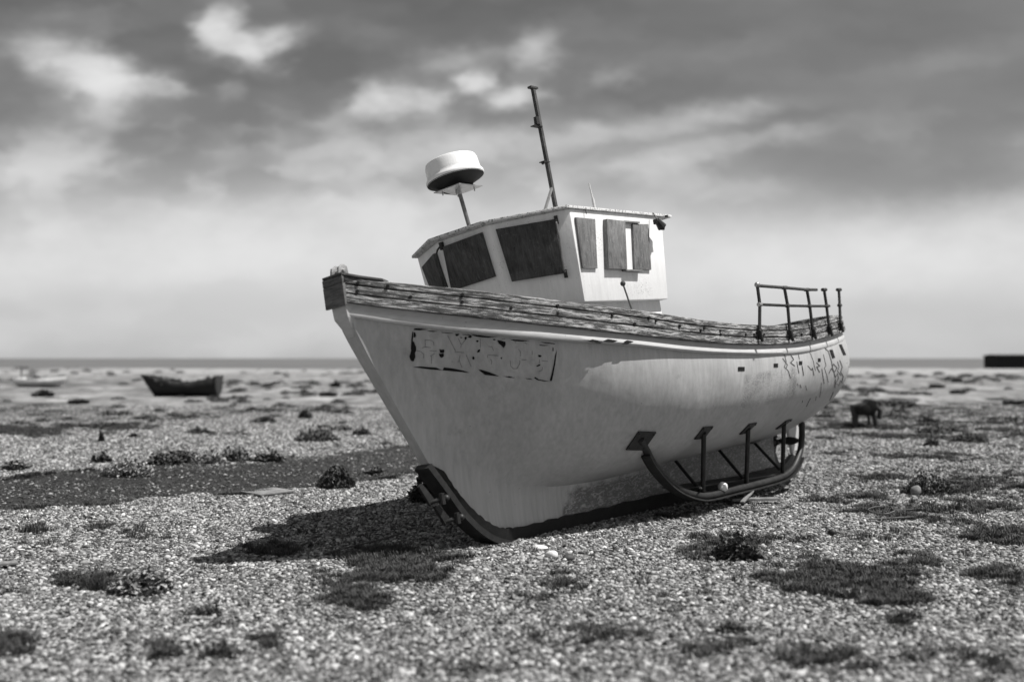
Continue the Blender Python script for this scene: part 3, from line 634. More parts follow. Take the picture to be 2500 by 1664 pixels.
# bolts let into the timber
bolts = MB()
z2 = lambda a_, b_: (760+a_*.3189, 620+b_*.3189); z3 = lambda a_, b_: (1700+a_*.2551, 640+b_*.2551); z5 = lambda a_, b_: (1370+a_*.1913, 480+b_*.1913); z6 = lambda a_, b_: (1000+a_*.1698, 500+b_*.1698); z1 = lambda a_, b_: (950+a_*.3827, 180+b_*.3827); z4 = lambda a_, b_: (1500+a_*.2334, 1000+b_*.2334)
zz5 = lambda a_, b_: (950+a_*.2232, 1050+b_*.2232)
bl = [z2(358, 220), z2(352, 285), z2(585, 245), z2(760, 326), z2(1157, 310), z2(1155, 368), z2(1530, 412), z2(1888, 395), z2(1888, 452), z3(45, 652), z3(475, 690), z3(555, 692), z3(650, 690), z3(230, 655), z3(235, 690), z3(908, 690), z3(1010, 690), (1495, 768), (1585, 775), (1602, 783), (1660, 795), (1720, 800), (1550, 790)]
def on_plan(u, v, off=0):
    y_ = -1.0
    for _ in range(80): y_ = .5*y_+.5*(-plan(L(u, v, y_)[0])+off)
    return L(u, v, y_)
for u, v in bl:
    p_ = on_plan(u, v, -.001); g0 = (plan(p_[0]+.01)-plan(p_[0]-.01))/.02; n_ = np.array([-g0, -1, 0]); n_ /= np.linalg.norm(n_); bolts = MB(); bolts.tube([p_-n_*.012, p_+n_*.005], .014, 10); bolts.build('bolt_head', 'void_black', boat)
# ---- deck
V_, F_ = [], []; xs = plan_pts(-1.5, 6.7, 60)
for x_ in xs: y_ = max(plan(x_)-.14, 0); z_ = zpb(x_)-.03; V_ += [(x_, -y_, z_), (x_, 0, z_+.03), (x_, y_, z_)]
for i in range(len(xs)-1):
    for k in range(2): a_ = i*3+k; F_.append((a_, a_+1, a_+4, a_+3))
mesh_obj('deck', V_, F_, 'deck_paint', boat)

# ---- keel shoe: black painted boot along the foot of stem and keel plus a flat steel bar
prof = [(-.985, .86), (-.81, .617), (-.64, .376), (-.43, .175), (-.20, .052), (.06, .0), (.6, -.035), (1.3, -.078), (2.5, -.148), (3.7, -.218), (5.2, -.305), (5.66, -.33)]
inn = [(-.86, .775), (-.74, .587), (-.567, .386), (-.36, .22), (-.183, .147), (.147, .109), (.723, .087), (1.257, .054), (2.5, .0), (3.6, -.062), (5.126, -.119), (5.66, -.15)]
def resamp(P, n):
    P = np.array(P); tt_ = np.concatenate([[0], np.cumsum(np.linalg.norm(np.diff(P, axis=0), axis=1))]); 
    fx_ = spl(tt_, P[:, 0]); fz_ = spl(tt_, P[:, 1]); return [(fx_(q), fz_(q)) for q in np.linspace(0, tt_[-1], n)]
def resamp_k(P, per=8):
    P = np.array(P); k_ = np.arange(len(P)); fx_ = spl(k_, P[:, 0]); fz_ = spl(k_, P[:, 1]); return [(fx_(q), fz_(q)) for q in np.linspace(0, len(P)-1, (len(P)-1)*per+1)]
A_, B_ = resamp_k(prof), resamp_k(inn); V_, F_ = [], []
for i, ((xa, za), (xb, zb2)) in enumerate(zip(A_, B_)):
    jg = .006*math.sin(i*1.7)+.004*math.sin(i*4.1)
    V_ += [(xb, -.098, zb2+jg), (xa, -.066, za), (xa, .066, za), (xb, .098, zb2+jg), (xb, -.05, zb2+jg), (xb, .05, zb2+jg)]
for i in range(len(A_)-1):
    for a_, b_ in ((0, 1), (1, 2), (2, 3), (4, 0), (3, 5)): F_.append((i*6+a_, i*6+b_, i*6+6+b_, i*6+6+a_))
F_ += [(0, 4, 5, 3, 2, 1), tuple(len(V_)-6+k for k in (0, 1, 2, 3, 5, 4))]
shoe = mesh_obj('keel_boot', V_, F_, 'black_paint', boat); bm = bmesh.new(); bm.from_mesh(shoe.data); bmesh.ops.recalc_face_normals(bm, faces=bm.faces); bm.to_mesh(shoe.data); bm.free()
try: shoe.data.set_sharp_from_angle(angle=rad(35))
except Exception: pass
V_, F_ = [], []
for i in range(len(A_)):
    a0, a1 = np.array(A_[max(i-1, 0)]), np.array(A_[min(i+1, len(A_)-1)]); tg = (a1-a0)/np.linalg.norm(a1-a0); nr = np.array([tg[1], -tg[0]]);
    if nr[1] > 0 and nr[0] > 0: nr = -nr
    p_ = np.array(A_[i]); o1 = p_+nr*.002; o2 = p_+nr*(.055 if i < 40 else .05)
    V_ += [(o1[0], -.092, o1[1]), (o2[0], -.085, o2[1]), (o2[0], .085, o2[1]), (o1[0], .092, o1[1])]
for i in range(len(A_)-1):
    for k in range(4): F_.append((i*4+k, i*4+(k+1) % 4, i*4+4+(k+1) % 4, i*4+4+k))
F_ += [(0, 1, 2, 3), tuple(len(V_)-4+k for k in range(4))]
bar = mesh_obj('keel_shoe', V_, F_, 'black_steel', boat, False); bm = bmesh.new(); bm.from_mesh(bar.data); bmesh.ops.recalc_face_normals(bm, faces=bm.faces); bm.to_mesh(bar.data); bm.free()
for (uu, vv) in (zz5(600, 745), zz5(765, 955)):
    mb = MB(); c = L(uu, vv, -.12); mb.tube([c+np.array([-.10, .10, -.02]), c+np.array([-.05, .02, -.0]), c+np.array([.03, -.0, .0])], .02, 10); mb.ball(c+np.array([.03, 0, .0]), .03, 8); mb.tube([c+(-.03, -.01, -.045), c+(-.03, -.01, .05)], .024, 8)
    mb.prism([c+(-.06, .06, .02), c+(-.16, .07, .16), c+(-.20, .07, .14), c+(-.10, .07, -.04)], (0, .03, 0)); o = mb.build('towing_lug', 'black_steel', boat, True)

# ---- name panel of peeled paint on the port bow
zn = lambda a_, b_: (980+a_*.17827, 780+b_*.17827)
pp = [[(165, 140), (180, 118), (250, 118), (365, 133), (250, 145)], [(352, 150), (430, 152), (500, 160), (430, 166), (380, 160)], [(540, 170), (720, 185), (700, 190), (560, 180)],
 [(150, 165), (158, 160), (160, 230), (150, 320), (140, 420), (128, 400), (135, 270)], [(170, 165), (190, 180), (200, 220), (185, 245), (165, 240)],
 [(155, 290), (175, 310), (200, 370), (200, 425), (185, 450), (190, 510), (170, 565), (145, 570), (120, 540), (108, 500), (125, 450), (140, 380)],
 [(155, 648), (270, 638), (400, 650), (470, 652), (560, 690), (400, 680), (250, 660)], [(560, 690), (585, 650), (700, 665), (850, 695), (930, 725), (750, 708)],
 [(1050, 680), (1090, 682), (1200, 715), (1340, 772), (1240, 765), (1140, 752)], [(1385, 772), (1480, 775), (1560, 795), (1480, 792)], [(1675, 800), (1760, 803), (1800, 820), (1740, 812)],
 [(1815, 795), (1830, 783), (1880, 815), (1960, 830), (2035, 845), (1950, 842), (1860, 825)], [(2030, 825), (2055, 740), (2085, 600), (2100, 500), (2128, 405), (2105, 600), (2080, 740), (2060, 832), (2040, 838)],
 [(830, 198), (950, 205), (930, 214), (840, 205)], [(950, 200), (1050, 210), (1200, 228), (1315, 238), (1200, 246), (1080, 240), (1000, 225)], [(1345, 258), (1440, 260), (1400, 266)], [(1485, 268), (1600, 275), (1755, 288), (1650, 298), (1540, 292)],
 [(1900, 305), (1990, 312), (2095, 325), (2100, 335), (1960, 322)], [(1880, 342), (1950, 348), (2020, 348), (1960, 358), (1900, 355)], [(1670, 315), (1735, 330), (1700, 328)], [(2068, 380), (2078, 380), (2080, 430), (2070, 430)],
 [(732, 195), (795, 192), (780, 215), (750, 225)], [(905, 235), (940, 210), (968, 225), (950, 250), (920, 245)], [(865, 235), (890, 232), (895, 260), (875, 275), (862, 260)], [(800, 238), (835, 240), (830, 252), (805, 248)], [(1020, 285), (1045, 280), (1058, 295), (1040, 308), (1025, 300)],
 [(1310, 278), (1360, 285), (1425, 305), (1425, 345), (1400, 388), (1380, 370), (1360, 345), (1330, 325)], [(1245, 268), (1270, 260), (1290, 275), (1265, 285)], [(520, 400), (550, 410), (585, 405), (588, 440), (570, 455), (530, 450)], [(512, 465), (580, 460), (580, 500), (550, 522), (525, 505)],
 [(1030, 440), (1055, 408), (1078, 405), (1070, 440), (1045, 450)], [(968, 515), (985, 498), (1003, 520), (990, 550), (970, 535)], [(1352, 525), (1380, 510), (1370, 540)], [(1868, 485), (1890, 480), (1920, 495), (1895, 515), (1875, 505)], [(1840, 635), (1880, 612), (1903, 608), (1895, 628), (1860, 640)]]
plate = decal('peeled_name_panel', [[zn(*p) for p in P] for P in pp], 'void_black', boat, .004, 'black flakes where the painted name panel on the bow has peeled')
cr = [[(325, 270), (325, 370), (280, 388)], [(325, 372), (400, 380)], [(325, 278), (400, 280), (440, 305), (445, 350)], [(205, 422), (260, 435), (305, 468), (305, 525)], [(390, 422), (480, 430)], [(412, 500), (412, 600)], [(395, 500), (455, 460)],
 [(635, 220), (740, 428)], [(735, 445), (795, 442), (855, 450)], [(780, 260), (818, 345), (895, 250)], [(818, 345), (812, 385)], [(802, 490), (792, 560), (770, 585)], [(792, 560), (830, 655)], [(885, 480), (955, 640)], [(1080, 260), (1080, 380)], [(1190, 365), (1240, 370), (1262, 425)], [(1185, 480), (1300, 490), (1328, 492)], [(1182, 480), (1180, 520)],
 [(1220, 540), (1238, 570), (1230, 610)], [(1490, 560), (1495, 630), (1530, 670), (1580, 668), (1620, 600), (1620, 560)], [(1600, 400), (1630, 440), (1625, 500)], [(1645, 545), (1710, 550)], [(1790, 430), (1790, 480)], [(1925, 560), (2000, 570)], [(1890, 540), (1885, 600)], [(1930, 650), (1925, 690), (1880, 708)]]
rb = []
for c in cr: rb += ribbon([zn(*p) for p in c], 1.3)
if plate: o = decal('ghost_lettering', rb, 'crack_line', plate, .003, 'faint cracked outlines of old registration letters')
# ---- scuppers and slots through the planking aft, graffiti
sc_ = [[(397, 1000), (460, 1000), (460, 1040), (397, 1040)], [(738, 968), (780, 968), (780, 1004), (738, 1004)], [(980, 945), (1012, 945), (1012, 980), (980, 980)], [(1162, 918), (1188, 918), (1188, 950), (1162, 950)], [(1270, 838), (1302, 835), (1326, 912), (1298, 920)], [(1362, 788), (1388, 784), (1432, 885), (1405, 890)]]
for P in sc_: decal('scupper', [[z3(*p) for p in P]], 'void_black', boat, .004)
gf = [[(915, 850), (945, 800), (960, 840), (975, 790), (1000, 850)], [(1040, 800), (1070, 830), (1100, 790), (1090, 850), (1050, 820)], [(1110, 780), (1130, 840), (1165, 770), (1180, 810), (1200, 790)], [(1215, 755), (1235, 830), (1262, 850), (1290, 940), (1300, 1000)], [(840, 880), (860, 950), (840, 1000), (880, 1040), (900, 1110)], [(825, 920), (870, 980), (860, 1010)], [(905, 890), (930, 930), (900, 960), (940, 990)],
 [(975, 880), (985, 930)], [(960, 950), (980, 1060)], [(1010, 990), (1025, 1080)], [(1090, 870), (1120, 950), (1138, 1035)], [(1065, 990), (1100, 1030), (1110, 1010), (1125, 1080)], [(1150, 960), (1180, 990), (1150, 1000), (1178, 1050)], [(1215, 880), (1240, 990), (1225, 1010), (1250, 1090), (1262, 1150)], [(1200, 1020), (1222, 1160)],
 [(1270, 1060), (1290, 1015), (1320, 1050), (1345, 1010), (1310, 970), (1300, 1000), (1330, 1100)], [(1325, 1110), (1350, 1060), (1360, 1110), (1330, 1160), (1355, 1170)], [(1350, 950), (1365, 1000), (1350, 1040), (1380, 1080)], [(1372, 940), (1395, 1000), (1380, 1050), (1405, 1090), (1390, 1150)], [(1195, 1150), (1190, 1230), (1178, 1290)], [(1090, 1300), (1050, 1380)], [(990, 1170), (1000, 1200)], [(1045, 1180), (1055, 1225)], [(965, 1160), (972, 1175)], [(1325, 1200), (1330, 1120)], [(1360, 1180), (1380, 1130), (1400, 1160)],
 [(1440, 960), (1460, 1000), (1450, 1060)], [(1310, 1240), (1275, 1320)], [(1145, 1280), (1140, 1320)], [(1015, 1320), (1010, 1340)]]
rb = []
for i, c in enumerate(gf): rb += ribbon([z3(*p) for p in c], (2.0, 1.2, 1.6)[i % 3])
decal('graffiti', rb, 'graffiti_ink', boat, .003, 'thin black scribbled graffiti on the port quarter')
flk = []
for x_, y_ in ((360, 782), (1378, 782),): pass
for cx, cy, wd, ht in ((1450, 832, 14, 4), (1462, 836, 10, 3), (1490, 832, 18, 5), (1535, 834, 12, 4), (1528, 838, 10, 3)): flk.append([(cx-wd, cy), (cx-wd*.3, cy-ht), (cx+wd, cy-ht*.2), (cx+wd*.4, cy+ht*.7), (cx-wd*.5, cy+ht*.5)])

# ================================================================== WHEELHOUSE
T1 = L(1386, 514, -1.0); T1 = np.array([T1[0], -1.0, 2.93]); 
Tt = [(.40, -1.0), (.01, -.33), (.01, .33), (.40, 1.0), (2.07, 1.0), (2.07, -1.0)]
Bb = [(.47, -.945), (.20, -.32), (.20, .32), (.47, .945), (1.99, .945), (1.99, -.945)]
ZT, ZB = 2.935, 2.07
V_ = [(x_, y_, ZT) for x_, y_ in Tt]+[(x_, y_, ZB) for x_, y_ in Bb]
F_ = [(i, (i+1) % 6, (i+1) % 6+6, i+6) for i in range(6)]+[(0, 5, 4, 3, 2, 1), (6, 7, 8, 9, 10, 11)]
mb = MB(); mb.add(V_, F_); house = mb.build('wheelhouse', 'cabin_paint', boat, bevel=.012)
mb = MB(); lo = [(.56, -.86), (.26, -.28), (.26, .28), (.56, .86), (1.96, .86), (1.96, -.86)]
mb.prism([(x_, y_, 1.5) for x_, y_ in lo], (0, 0, .575)); mb.build('wheelhouse_base', 'cabin_paint', house, bevel=.006)
ro = [L(1385, 503, -1.02), L(1167, 543, -.336), L(1056, 586, .333)]
RX = [(.34, -1.022), (-.10, -.345), (-.10, .345), (.34, 1.022), (2.25, 1.022), (2.25, -1.022)]
V_ = [(x_, y_, 2.936) for x_, y_ in RX]+[(x_, y_, 2.962) for x_, y_ in RX]+[(x_*.8+.22, y_*.75, 2.972) for x_, y_ in RX]+[(.45, 0, 2.99), (1.9, 0, 2.99)]
F_ = [(0, 1, 2, 3, 4, 5)]+[(i, (i+1) % 6, (i+1) % 6+6, i+6) for i in range(6)]+[(6+i, 6+(i+1) % 6, 12+(i+1) % 6, 12+i) for i in range(6)]+[(13, 14, 18), (14, 15, 18), (15, 16, 19, 18), (16, 17, 19), (17, 12, 18, 19), (12, 13, 18)]
mb = MB(); mb.add(V_, F_); mb.build('roof', 'roof_edge', house, bevel=.004)
def wall(i):
    a_, b_, c_ = [np.array(q, float) for q in ((*Tt[i], ZT), (*Tt[(i+1) % 6], ZT), (*Bb[i], ZB))]; n_ = np.cross(b_-a_, c_-a_); n_ /= np.linalg.norm(n_); ctr = np.array([1.1, 0, 2.5])
    return a_, (n_ if np.dot(a_-ctr, n_) > 0 else -n_)
def board(P, wi, th, m='plywood_weathered', name='window_board', par=house, gap=0, bev=.002, lab=None):
    a_, n_ = wall(wi); pts = [Lpl(u, v, a_+n_*(th+gap), n_) for u, v in P]; mb = MB(); mb.prism(pts, -n_*(th-.001)); o = mb.build(name, m, par, bevel=bev)
    if lab: o['label'] = lab
    return o, pts, n_
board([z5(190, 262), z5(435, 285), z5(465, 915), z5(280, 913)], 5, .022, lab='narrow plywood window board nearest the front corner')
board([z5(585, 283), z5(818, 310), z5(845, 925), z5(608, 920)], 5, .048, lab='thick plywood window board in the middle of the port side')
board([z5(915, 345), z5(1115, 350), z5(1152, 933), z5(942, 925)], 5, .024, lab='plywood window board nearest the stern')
board([z5(810, 303), z5(1005, 318), z5(1005, 340), z5(812, 325)], 5, .034, 'driftwood', 'window_batten')
board([z5(832, 925), z5(1043, 933), z5(1040, 955), z5(835, 945)], 5, .056, 'driftwood', 'window_batten')
board([z6(1235, 350), z6(2085, 205), z6(2215, 985), z6(1470, 1105)], 0, .02, 'plywood_shaded', lab='largest dark plywood board on the port front window')
board([z6(470, 605), z6(1020, 400), z6(1215, 1040), z6(600, 1240)], 1, .035, 'plywood_shaded', lab='dark plywood board on the centre front window')
board([z6(335, 705), z6(172, 895), z6(290, 1200), z6(490, 1200)], 2, .055, 'plywood_shaded', lab='dark plywood board on the starboard front window')
def rod(P, wi, off, r, m, name, par=house):
    a_, n_ = wall(wi); pts = [Lpl(u, v, a_+n_*o_, n_) for (u, v), o_ in zip(P, off)]; mb = MB(); mb.tube(pts, r, 8); return mb.build(name, m, par, True)
o = rod([z6(2108, 215), z6(2110, 260), z6(2150, 470), z6(2215, 930), z6(2235, 960)], 0, [.03, .07, .08, .08, .04], .010, 'grey_steel', 'grab_rail')
board([z6(2070, 160), z6(2120, 150), z6(2145, 270), z6(2092, 285)], 0, .03, 'black_steel', 'rail_bracket', o); board([z6(2205, 930), z6(2255, 925), z6(2278, 1045), z6(2225, 1052)], 0, .03, 'black_steel', 'rail_bracket', o)
o = rod([z6(440, 600), z6(400, 650), z6(388, 700), z6(440, 880), z6(545, 1190)], 1, [.03, .05, .06, .06, .06], .010, 'black_steel', 'grab_rail')
board([z6(412, 545), z6(450, 538), z6(470, 650), z6(440, 655)], 1, .04, 'black_steel', 'rail_bracket', o)
# deck lamp under the eave, aft
a_, n_ = wall(5); c = Lpl(*z5(1240, 345), a_+n_*.10, n_); mb = MB(); mb.tube([c+(-.035, -.01, .035), c+(.03, -.02, -.04)], [.028, .05], 10); mb.box(c+(-.03, 0, .02), .05, .05, .05); mb.tube([c+(.0, .0, .04), c+(.01, .02, .075), c+(.02, .05, .13)], .006, 6); mb.prism([c+(.03, -.06, -.02), c+(.06, -.02, -.07), c+(.03, .03, -.06)], (.01, 0, .004)); mb.build('deck_lamp', 'black_steel', house)
mb = MB(); c = Lpl(*z5(1345, 262), a_+n_*.05, n_); mb.tube([c+(0, 0, .02), c+(0, 0, -.0)], .02, 8); mb.build('gutter_outlet', 'rusty_steel', house)
mb = MB(); c = Lpl(*z5(315, 180), a_+n_*.02, n_); mb.tube([c+(0, 0, .03), c+(0, 0, -.03)], .006, 6); mb.build('drip_pipe', 'grey_steel', house)
# ---- radar
RAX = np.array([-.03, .115, 1.0]); RC = np.array([.12, .05, 3.40])
rd = MB(); P0 = np.array([.20, .05, 2.97]); P1 = np.array([.125, .05, 3.385]); rd.tube([P0, P1], .02, 10); pole = rd.build('radar_pole', 'grey_steel', boat, True)
mb = MB(); c = P1+(0, 0, .0); mb.prism([(.12-.17, .05-.17, 3.385), (.12+.17, .05-.17, 3.385), (.12+.17, .05+.17, 3.385), (.12-.17, .05+.17, 3.385)], (0, 0, .008)); 
for sx_, sy_ in ((-.11, -.11), (.11, -.11), (.11, .11), (-.11, .11)): mb.tube([(.12+sx_, .05+sy_, 3.35), (.12+sx_, .05+sy_, 3.41)], .006, 6)
mb.tube([(.12, .05, 3.34), (.12, .05, 3.39)], .03, 10); mb.build('radar_plate', 'galvanised_steel', pole)
mb = MB(); mb.lathe([(.0, .0), (.15, .0), (.17, .03), (.27, .075), (.285, .085), (.288, .10)], RC, RAX, 48); mb.build('radar_underside', 'radome_base', pole, True)
mb = MB(); mb.lathe([(.283, .082), (.29, .10), (.288, .118), (.272, .135), (.268, .16), (.262, .25), (.252, .28), (.22, .295), (.12, .305), (.0, .308)], RC, RAX, 48); mb.build('radar_dome', 'radome_plastic', pole, True)
# ---- mast, antenna
mt = MB(); m0 = np.array([1.19, -.3, 2.98]); m1 = L(*z1(918, 97), -.3); mt.tube([m0, m1], .026, 4); mast = mt.build('mast', 'rusty_steel', boat, bevel=.002)
mb = MB(); mb.tube([L(*z1(1040, 720), -.3), L(*z1(966, 862), -.42)+(0, 0, -.1)], .016, 4); mb.build('mast_brace', 'galvanised_steel', mast)
mb = MB(); c = L(*z1(942, 305), -.32); mb.tube([c+(0, 0, -.035), c+(0, 0, .045)], [.032, .028], 10); mb.box(c+(.01, .02, -.045), .13, .06, .008); mb.build('mast_lamp', 'black_steel', mast)
mb = MB(); c = L(*z1(992, 565), -.32); mb.box(c, .11, .06, .008); mb.tube([c+(-.04, 0, -.02), c+(-.02, 0, 0)], .014, 6); mb.build('mast_bracket', 'black_steel', mast)
mb = MB(); mb.box(m1+(0, 0, .01), .12, .05, .02); mb.build('mast_cap', 'rusty_steel', mast)
mb = MB(); mb.tube([L(*z1(1310, 850), -.3)+(0, 0, -.25), L(*z1(1300, 800), -.3), L(*z1(1297, 790), -.3), L(*z1(1275, 700), -.3)], [.016, .016, .01, .008], 8); mb.build('whip_antenna', 'pale_metal', boat, True)
# ---- lever in front of the cabin
mb = MB(); k1 = L(1520.7, 692, -1.15); mb.tube([L(1543, 752, -1.13)+(.02, 0, -.12), k1], .009, 8); lv = mb.build('hauler_lever', 'grey_steel', boat, True); mb = MB(); mb.ball(k1, .026, 8); mb.build('lever_knob', 'rusty_steel', lv, True)
# ---- bow roller cheeks
mb = MB()
for yy in (-.075, .01):
    c = np.array([-1.64, yy, 2.505]); mb.prism([c+(-.05, 0, 0), c+(.07, 0, -.01), c+(.06, 0, .08), c+(.02, 0, .10), c+(-.03, 0, .075)], (0, .022, 0))
mb.tube([(-1.63, -.1, 2.545), (-1.63, .06, 2.545)], .018, 8); mb.build('bow_roller', 'galvanised_steel', boat, bevel=.004)
# ---- guard rail on the port quarter
def rx(uv0, uv1, uv2):
    b_ = on_plan(*uv0, -.02); yb = b_[1]; return b_, L(*uv1, yb-.005), L(*uv2, yb-.01)
PO = [rx((1853, 812), (1855, 743), (1849, 697)), rx((1928, 812), (1923, 746), (1915, 702)), rx((1984, 808), (1977, 747), (1970, 707)), rx((2024, 802), (2018, 747), (2012, 707)), rx((2051, 793), (2050, 745), (2048, 707))]
rail = None
for i, (b_, m_, t_) in enumerate(PO):
    mb = MB(); mb.tube([b_+(0, 0, -.03), m_, t_], .018, 10); o = mb.build('rail_post', 'black_steel', boat, True)
    mb = MB(); mb.tube([b_+(0, -.022, -.10), b_+(0, -.018, .05)], .018, 8); mb.box(b_+(0, -.008, -.02), .035, .045, .11); mb.tube([b_+(-.04, -.02, .02), b_+(.04, -.02, .02)], .016, 8); mb.build('post_socket', 'black_steel', o, bevel=.003)
    mb = MB(); mb.tube([m_+(-.032, 0, 0), m_+(.032, 0, 0)], .023, 10); mb.build('pipe_clamp', 'galvanised_steel' if i < 1 else 'rusty_steel', o, True)
    mb = MB()
    if i: mb.tube([t_+(-.055, 0, .0), t_+(.055, -.0, .0)], .022, 10)
    else: mb.ball(t_+(0, 0, .01), .031, 8)
    mb.build('pipe_clamp', 'galvanised_steel' if i < 1 else 'rusty_steel', o, True)
mb = MB(); tp = [p[2] for p in PO]; mb.tube([tp[0], tp[1], tp[2], tp[2]+(tp[3]-tp[2])*.55], .018, 10); mb.build('top_rail', 'rusty_steel', boat, True)
mb = MB(); tp = [p[1] for p in PO]; mb.tube([tp[0], tp[1], tp[2], tp[3], tp[3]+(tp[4]-tp[3])*.2], .016, 10); mb.build('mid_rail', 'black_steel', boat, True)

# ---- bilge sleds
def sled(sg):
    root = None
    def S_(p): return np.array([p[0], sg*p[1], p[2]])
    YS = -.64
    pth = []
    fh, fn = hit(*z4(270, 300)); rh, rn = hit(*z4(1960, 130))
    front = [fh, L(*z4(320, 400), -.74), L(*z4(420, 580), -.69), L(*z4(560, 740), YS), L(*z4(700, 840), YS), L(*z4(860, 895), YS), L(*z4(1000, 895), YS)]
    mid = [L(*z4(1250, 835), YS), L(*z4(1500, 775), YS), L(*z4(1700, 720), YS)]
    rear = [L(*z4(1800, 675), YS), L(*z4(1880, 590), YS), L(*z4(1940, 440), YS), L(*z4(1960, 280), YS), rh if rh is not None else L(*z4(1962, 130), YS)]
    K = np.array(front+mid+rear); kk = np.arange(len(K)); fs_ = [spl(kk, K[:, j]) for j in range(3)]; P = [np.array([f(q) for f in fs_]) for q in np.linspace(0, len(K)-1, 90)]
    mb = MB(); mb.tube([S_(p) for p in P], .041, 12); root = mb.build('bilge_sled', 'black_steel', boat, True); root['label'] = ('port' if sg > 0 else 'starboard')+' tubular steel sled that props up the bilge'
    # wearing strip under the pipe
    mb = MB(); q_ = P[8:-14]; V_, F_ = [], []
    for i in range(len(q_)):
        tg = q_[min(i+1, len(q_)-1)]-q_[max(i-1, 0)]; tg /= np.linalg.norm(tg); nr = np.cross(tg, (0, 1., 0)); nr /= np.linalg.norm(nr)
        if nr[2] > 0 and abs(tg[0]) > .3: nr = -nr
        if abs(tg[0]) <= .3: nr = nr if nr[0]*(1 if i > len(q_)/2 else -1) > 0 else -nr
        for a2, b2 in ((.040, -.055), (.040, .055), (.056, .055), (.056, -.055)): V_.append(S_(q_[i]+nr*a2+np.array([0, b2, 0])))
    for i in range(len(q_)-1):
        for k in range(4): F_.append((i*4+k, i*4+(k+1) % 4, i*4+4+(k+1) % 4, i*4+4+k))
    F_ += [(0, 1, 2, 3), tuple(len(V_)-4+k for k in range(4))]; mb.add(V_, F_); mb.build('runner_strip', 'black_steel', root)
    # floor plate between runner and keel
    a1, a2 = L(*z4(700, 860), YS), L(*z4(1760, 690), YS); mb = MB(); mb.prism([S_(a1+(.0, .03, .02)), S_(a2+(0, .03, .02)), S_(a2+(0, .22, .06)), S_(a1+(.0, .22, .06))], (0, 0, .014)); mb.build('floor_plate', 'black_steel', root)
    def plate_at(u, v, w_=.19, h_=.17):
        p_, n_ = hit(u, v)
        if p_ is None: return None
        ax = np.array([1., 0, 0]); ax -= n_*np.dot(ax, n_); ax /= np.linalg.norm(ax); up = np.cross(n_, ax); mb = MB(); c_ = p_+n_*.008
        mb.box(S_(c_), w_, h_, .012, (S_(ax), S_(up), S_(n_))); 
        for i in (-1, 1):
            for j in (-1, 1): q2 = c_+ax*i*w_*.4+up*j*h_*.38; mb.tube([S_(q2), S_(q2+n_*.014)], .009, 6)
        mb.build('mounting_plate', 'black_steel', root, False); return c_
    plate_at(*z4(275, 320), .26, .24)
    for tu, bu in ((z4(930, 235), z4(925, 870)), (z4(1395, 190), z4(1380, 765)), (z4(1770, 145), z4(1758, 650))):
        c_ = plate_at(*tu)
        if c_ is None: continue
        mb = MB(); b_ = L(*bu, YS+.01); mb.tube([S_(c_), S_(b_)], .027, 10); mb.build('strut', 'black_steel', root, True)
    for tu, bu in ((z4(625, 515), z4(860, 800)), (z4(1095, 420), z4(1345, 715)), (z4(1465, 345), z4(1725, 620))):
        p_ = L(*tu, -.22); b_ = L(*bu, YS+.04); mb = MB(); mb.tube([S_(p_), S_(b_)], .019, 8); mb.box(S_(p_+(0, 0, .01)), .2, .08, .014); mb.build('diagonal_brace', 'black_steel', root, True)
sled(1); sled(-1)
# ---- stern gear
mb = MB(); c = L(*z4(1680, 340), 0); mb.tube([c+(-.5, 0, .02), c+(.02, 0, 0)], .03, 10); mb.tube([c+(-.02, 0, 0), c+(.12, 0, -.004)], [.055, .035], 12); pr = mb.build('propeller_shaft', 'rusty_steel', boat, True)
pc = c+np.array([.05, 0, 0])
for k in range(3):
    a_ = rad(62+120*k); mb = MB(); r_ = .30; rows_ = []
    for i in range(9):
        q = i/8; rr = .04+r_*q; w_ = .15*math.sin(math.pi*min(1, .18+q*.82))**.7+.004; tw = rad(52-32*q); d_ = np.array([0, math.cos(a_), math.sin(a_)]); tn = np.array([0, -math.sin(a_), math.cos(a_)])
        ch = tn*math.cos(tw)+np.array([1, 0, 0])*math.sin(tw); rows_.append((pc+d_*rr-ch*w_*.5, pc+d_*rr+ch*w_*.5))
    V_ = [p for r2 in rows_ for p in (r2[0], (r2[0]+r2[1])/2+np.array([-.012, 0, 0]), r2[1])]; V2 = V_+[p+np.array([.012, 0, 0]) for p in V_]; n3 = len(V_); F_ = []
    for i in range(8):
        for j in range(2): a3 = i*3+j; F_.append((a3, a3+1, a3+4, a3+3)); F_.append((n3+a3, n3+a3+3, n3+a3+4, n3+a3+1))
    edge = [i*3 for i in range(9)]+[26-0]+[i*3+2 for i in range(8, -1, -1)]
    for a4, b4 in zip(edge, edge[1:]+edge[:1]):
        if a4 != b4: F_.append((a4, b4, b4+n3, a4+n3))
    mb.add(V2, F_); mb.build('propeller_blade', 'black_steel', pr, True)
mb = MB(); mb.prism([(6.32, -.02, -.03), (6.62, -.02, -.02), (6.68, -.02, .25), (6.58, -.02, .50), (6.34, -.02, .44)], (0, .04, 0)); mb.tube([(6.33, 0, -.12), (6.33, 0, .55)], .025, 10); mb.build('rudder', 'grey_panel', boat)
mb = MB(); mb.prism([(5.45, -.035, -.30), (6.45, -.035, -.30), (6.5, -.035, -.18), (6.28, -.035, -.06), (5.95, -.035, -.17), (5.8, -.035, -.10), (5.72, -.035, .10), (5.66, -.035, .22), (5.58, -.035, .10), (5.50, -.035, -.12)], (0, .07, 0)); mb.build('rudder_heel', 'black_steel', boat, bevel=.008)
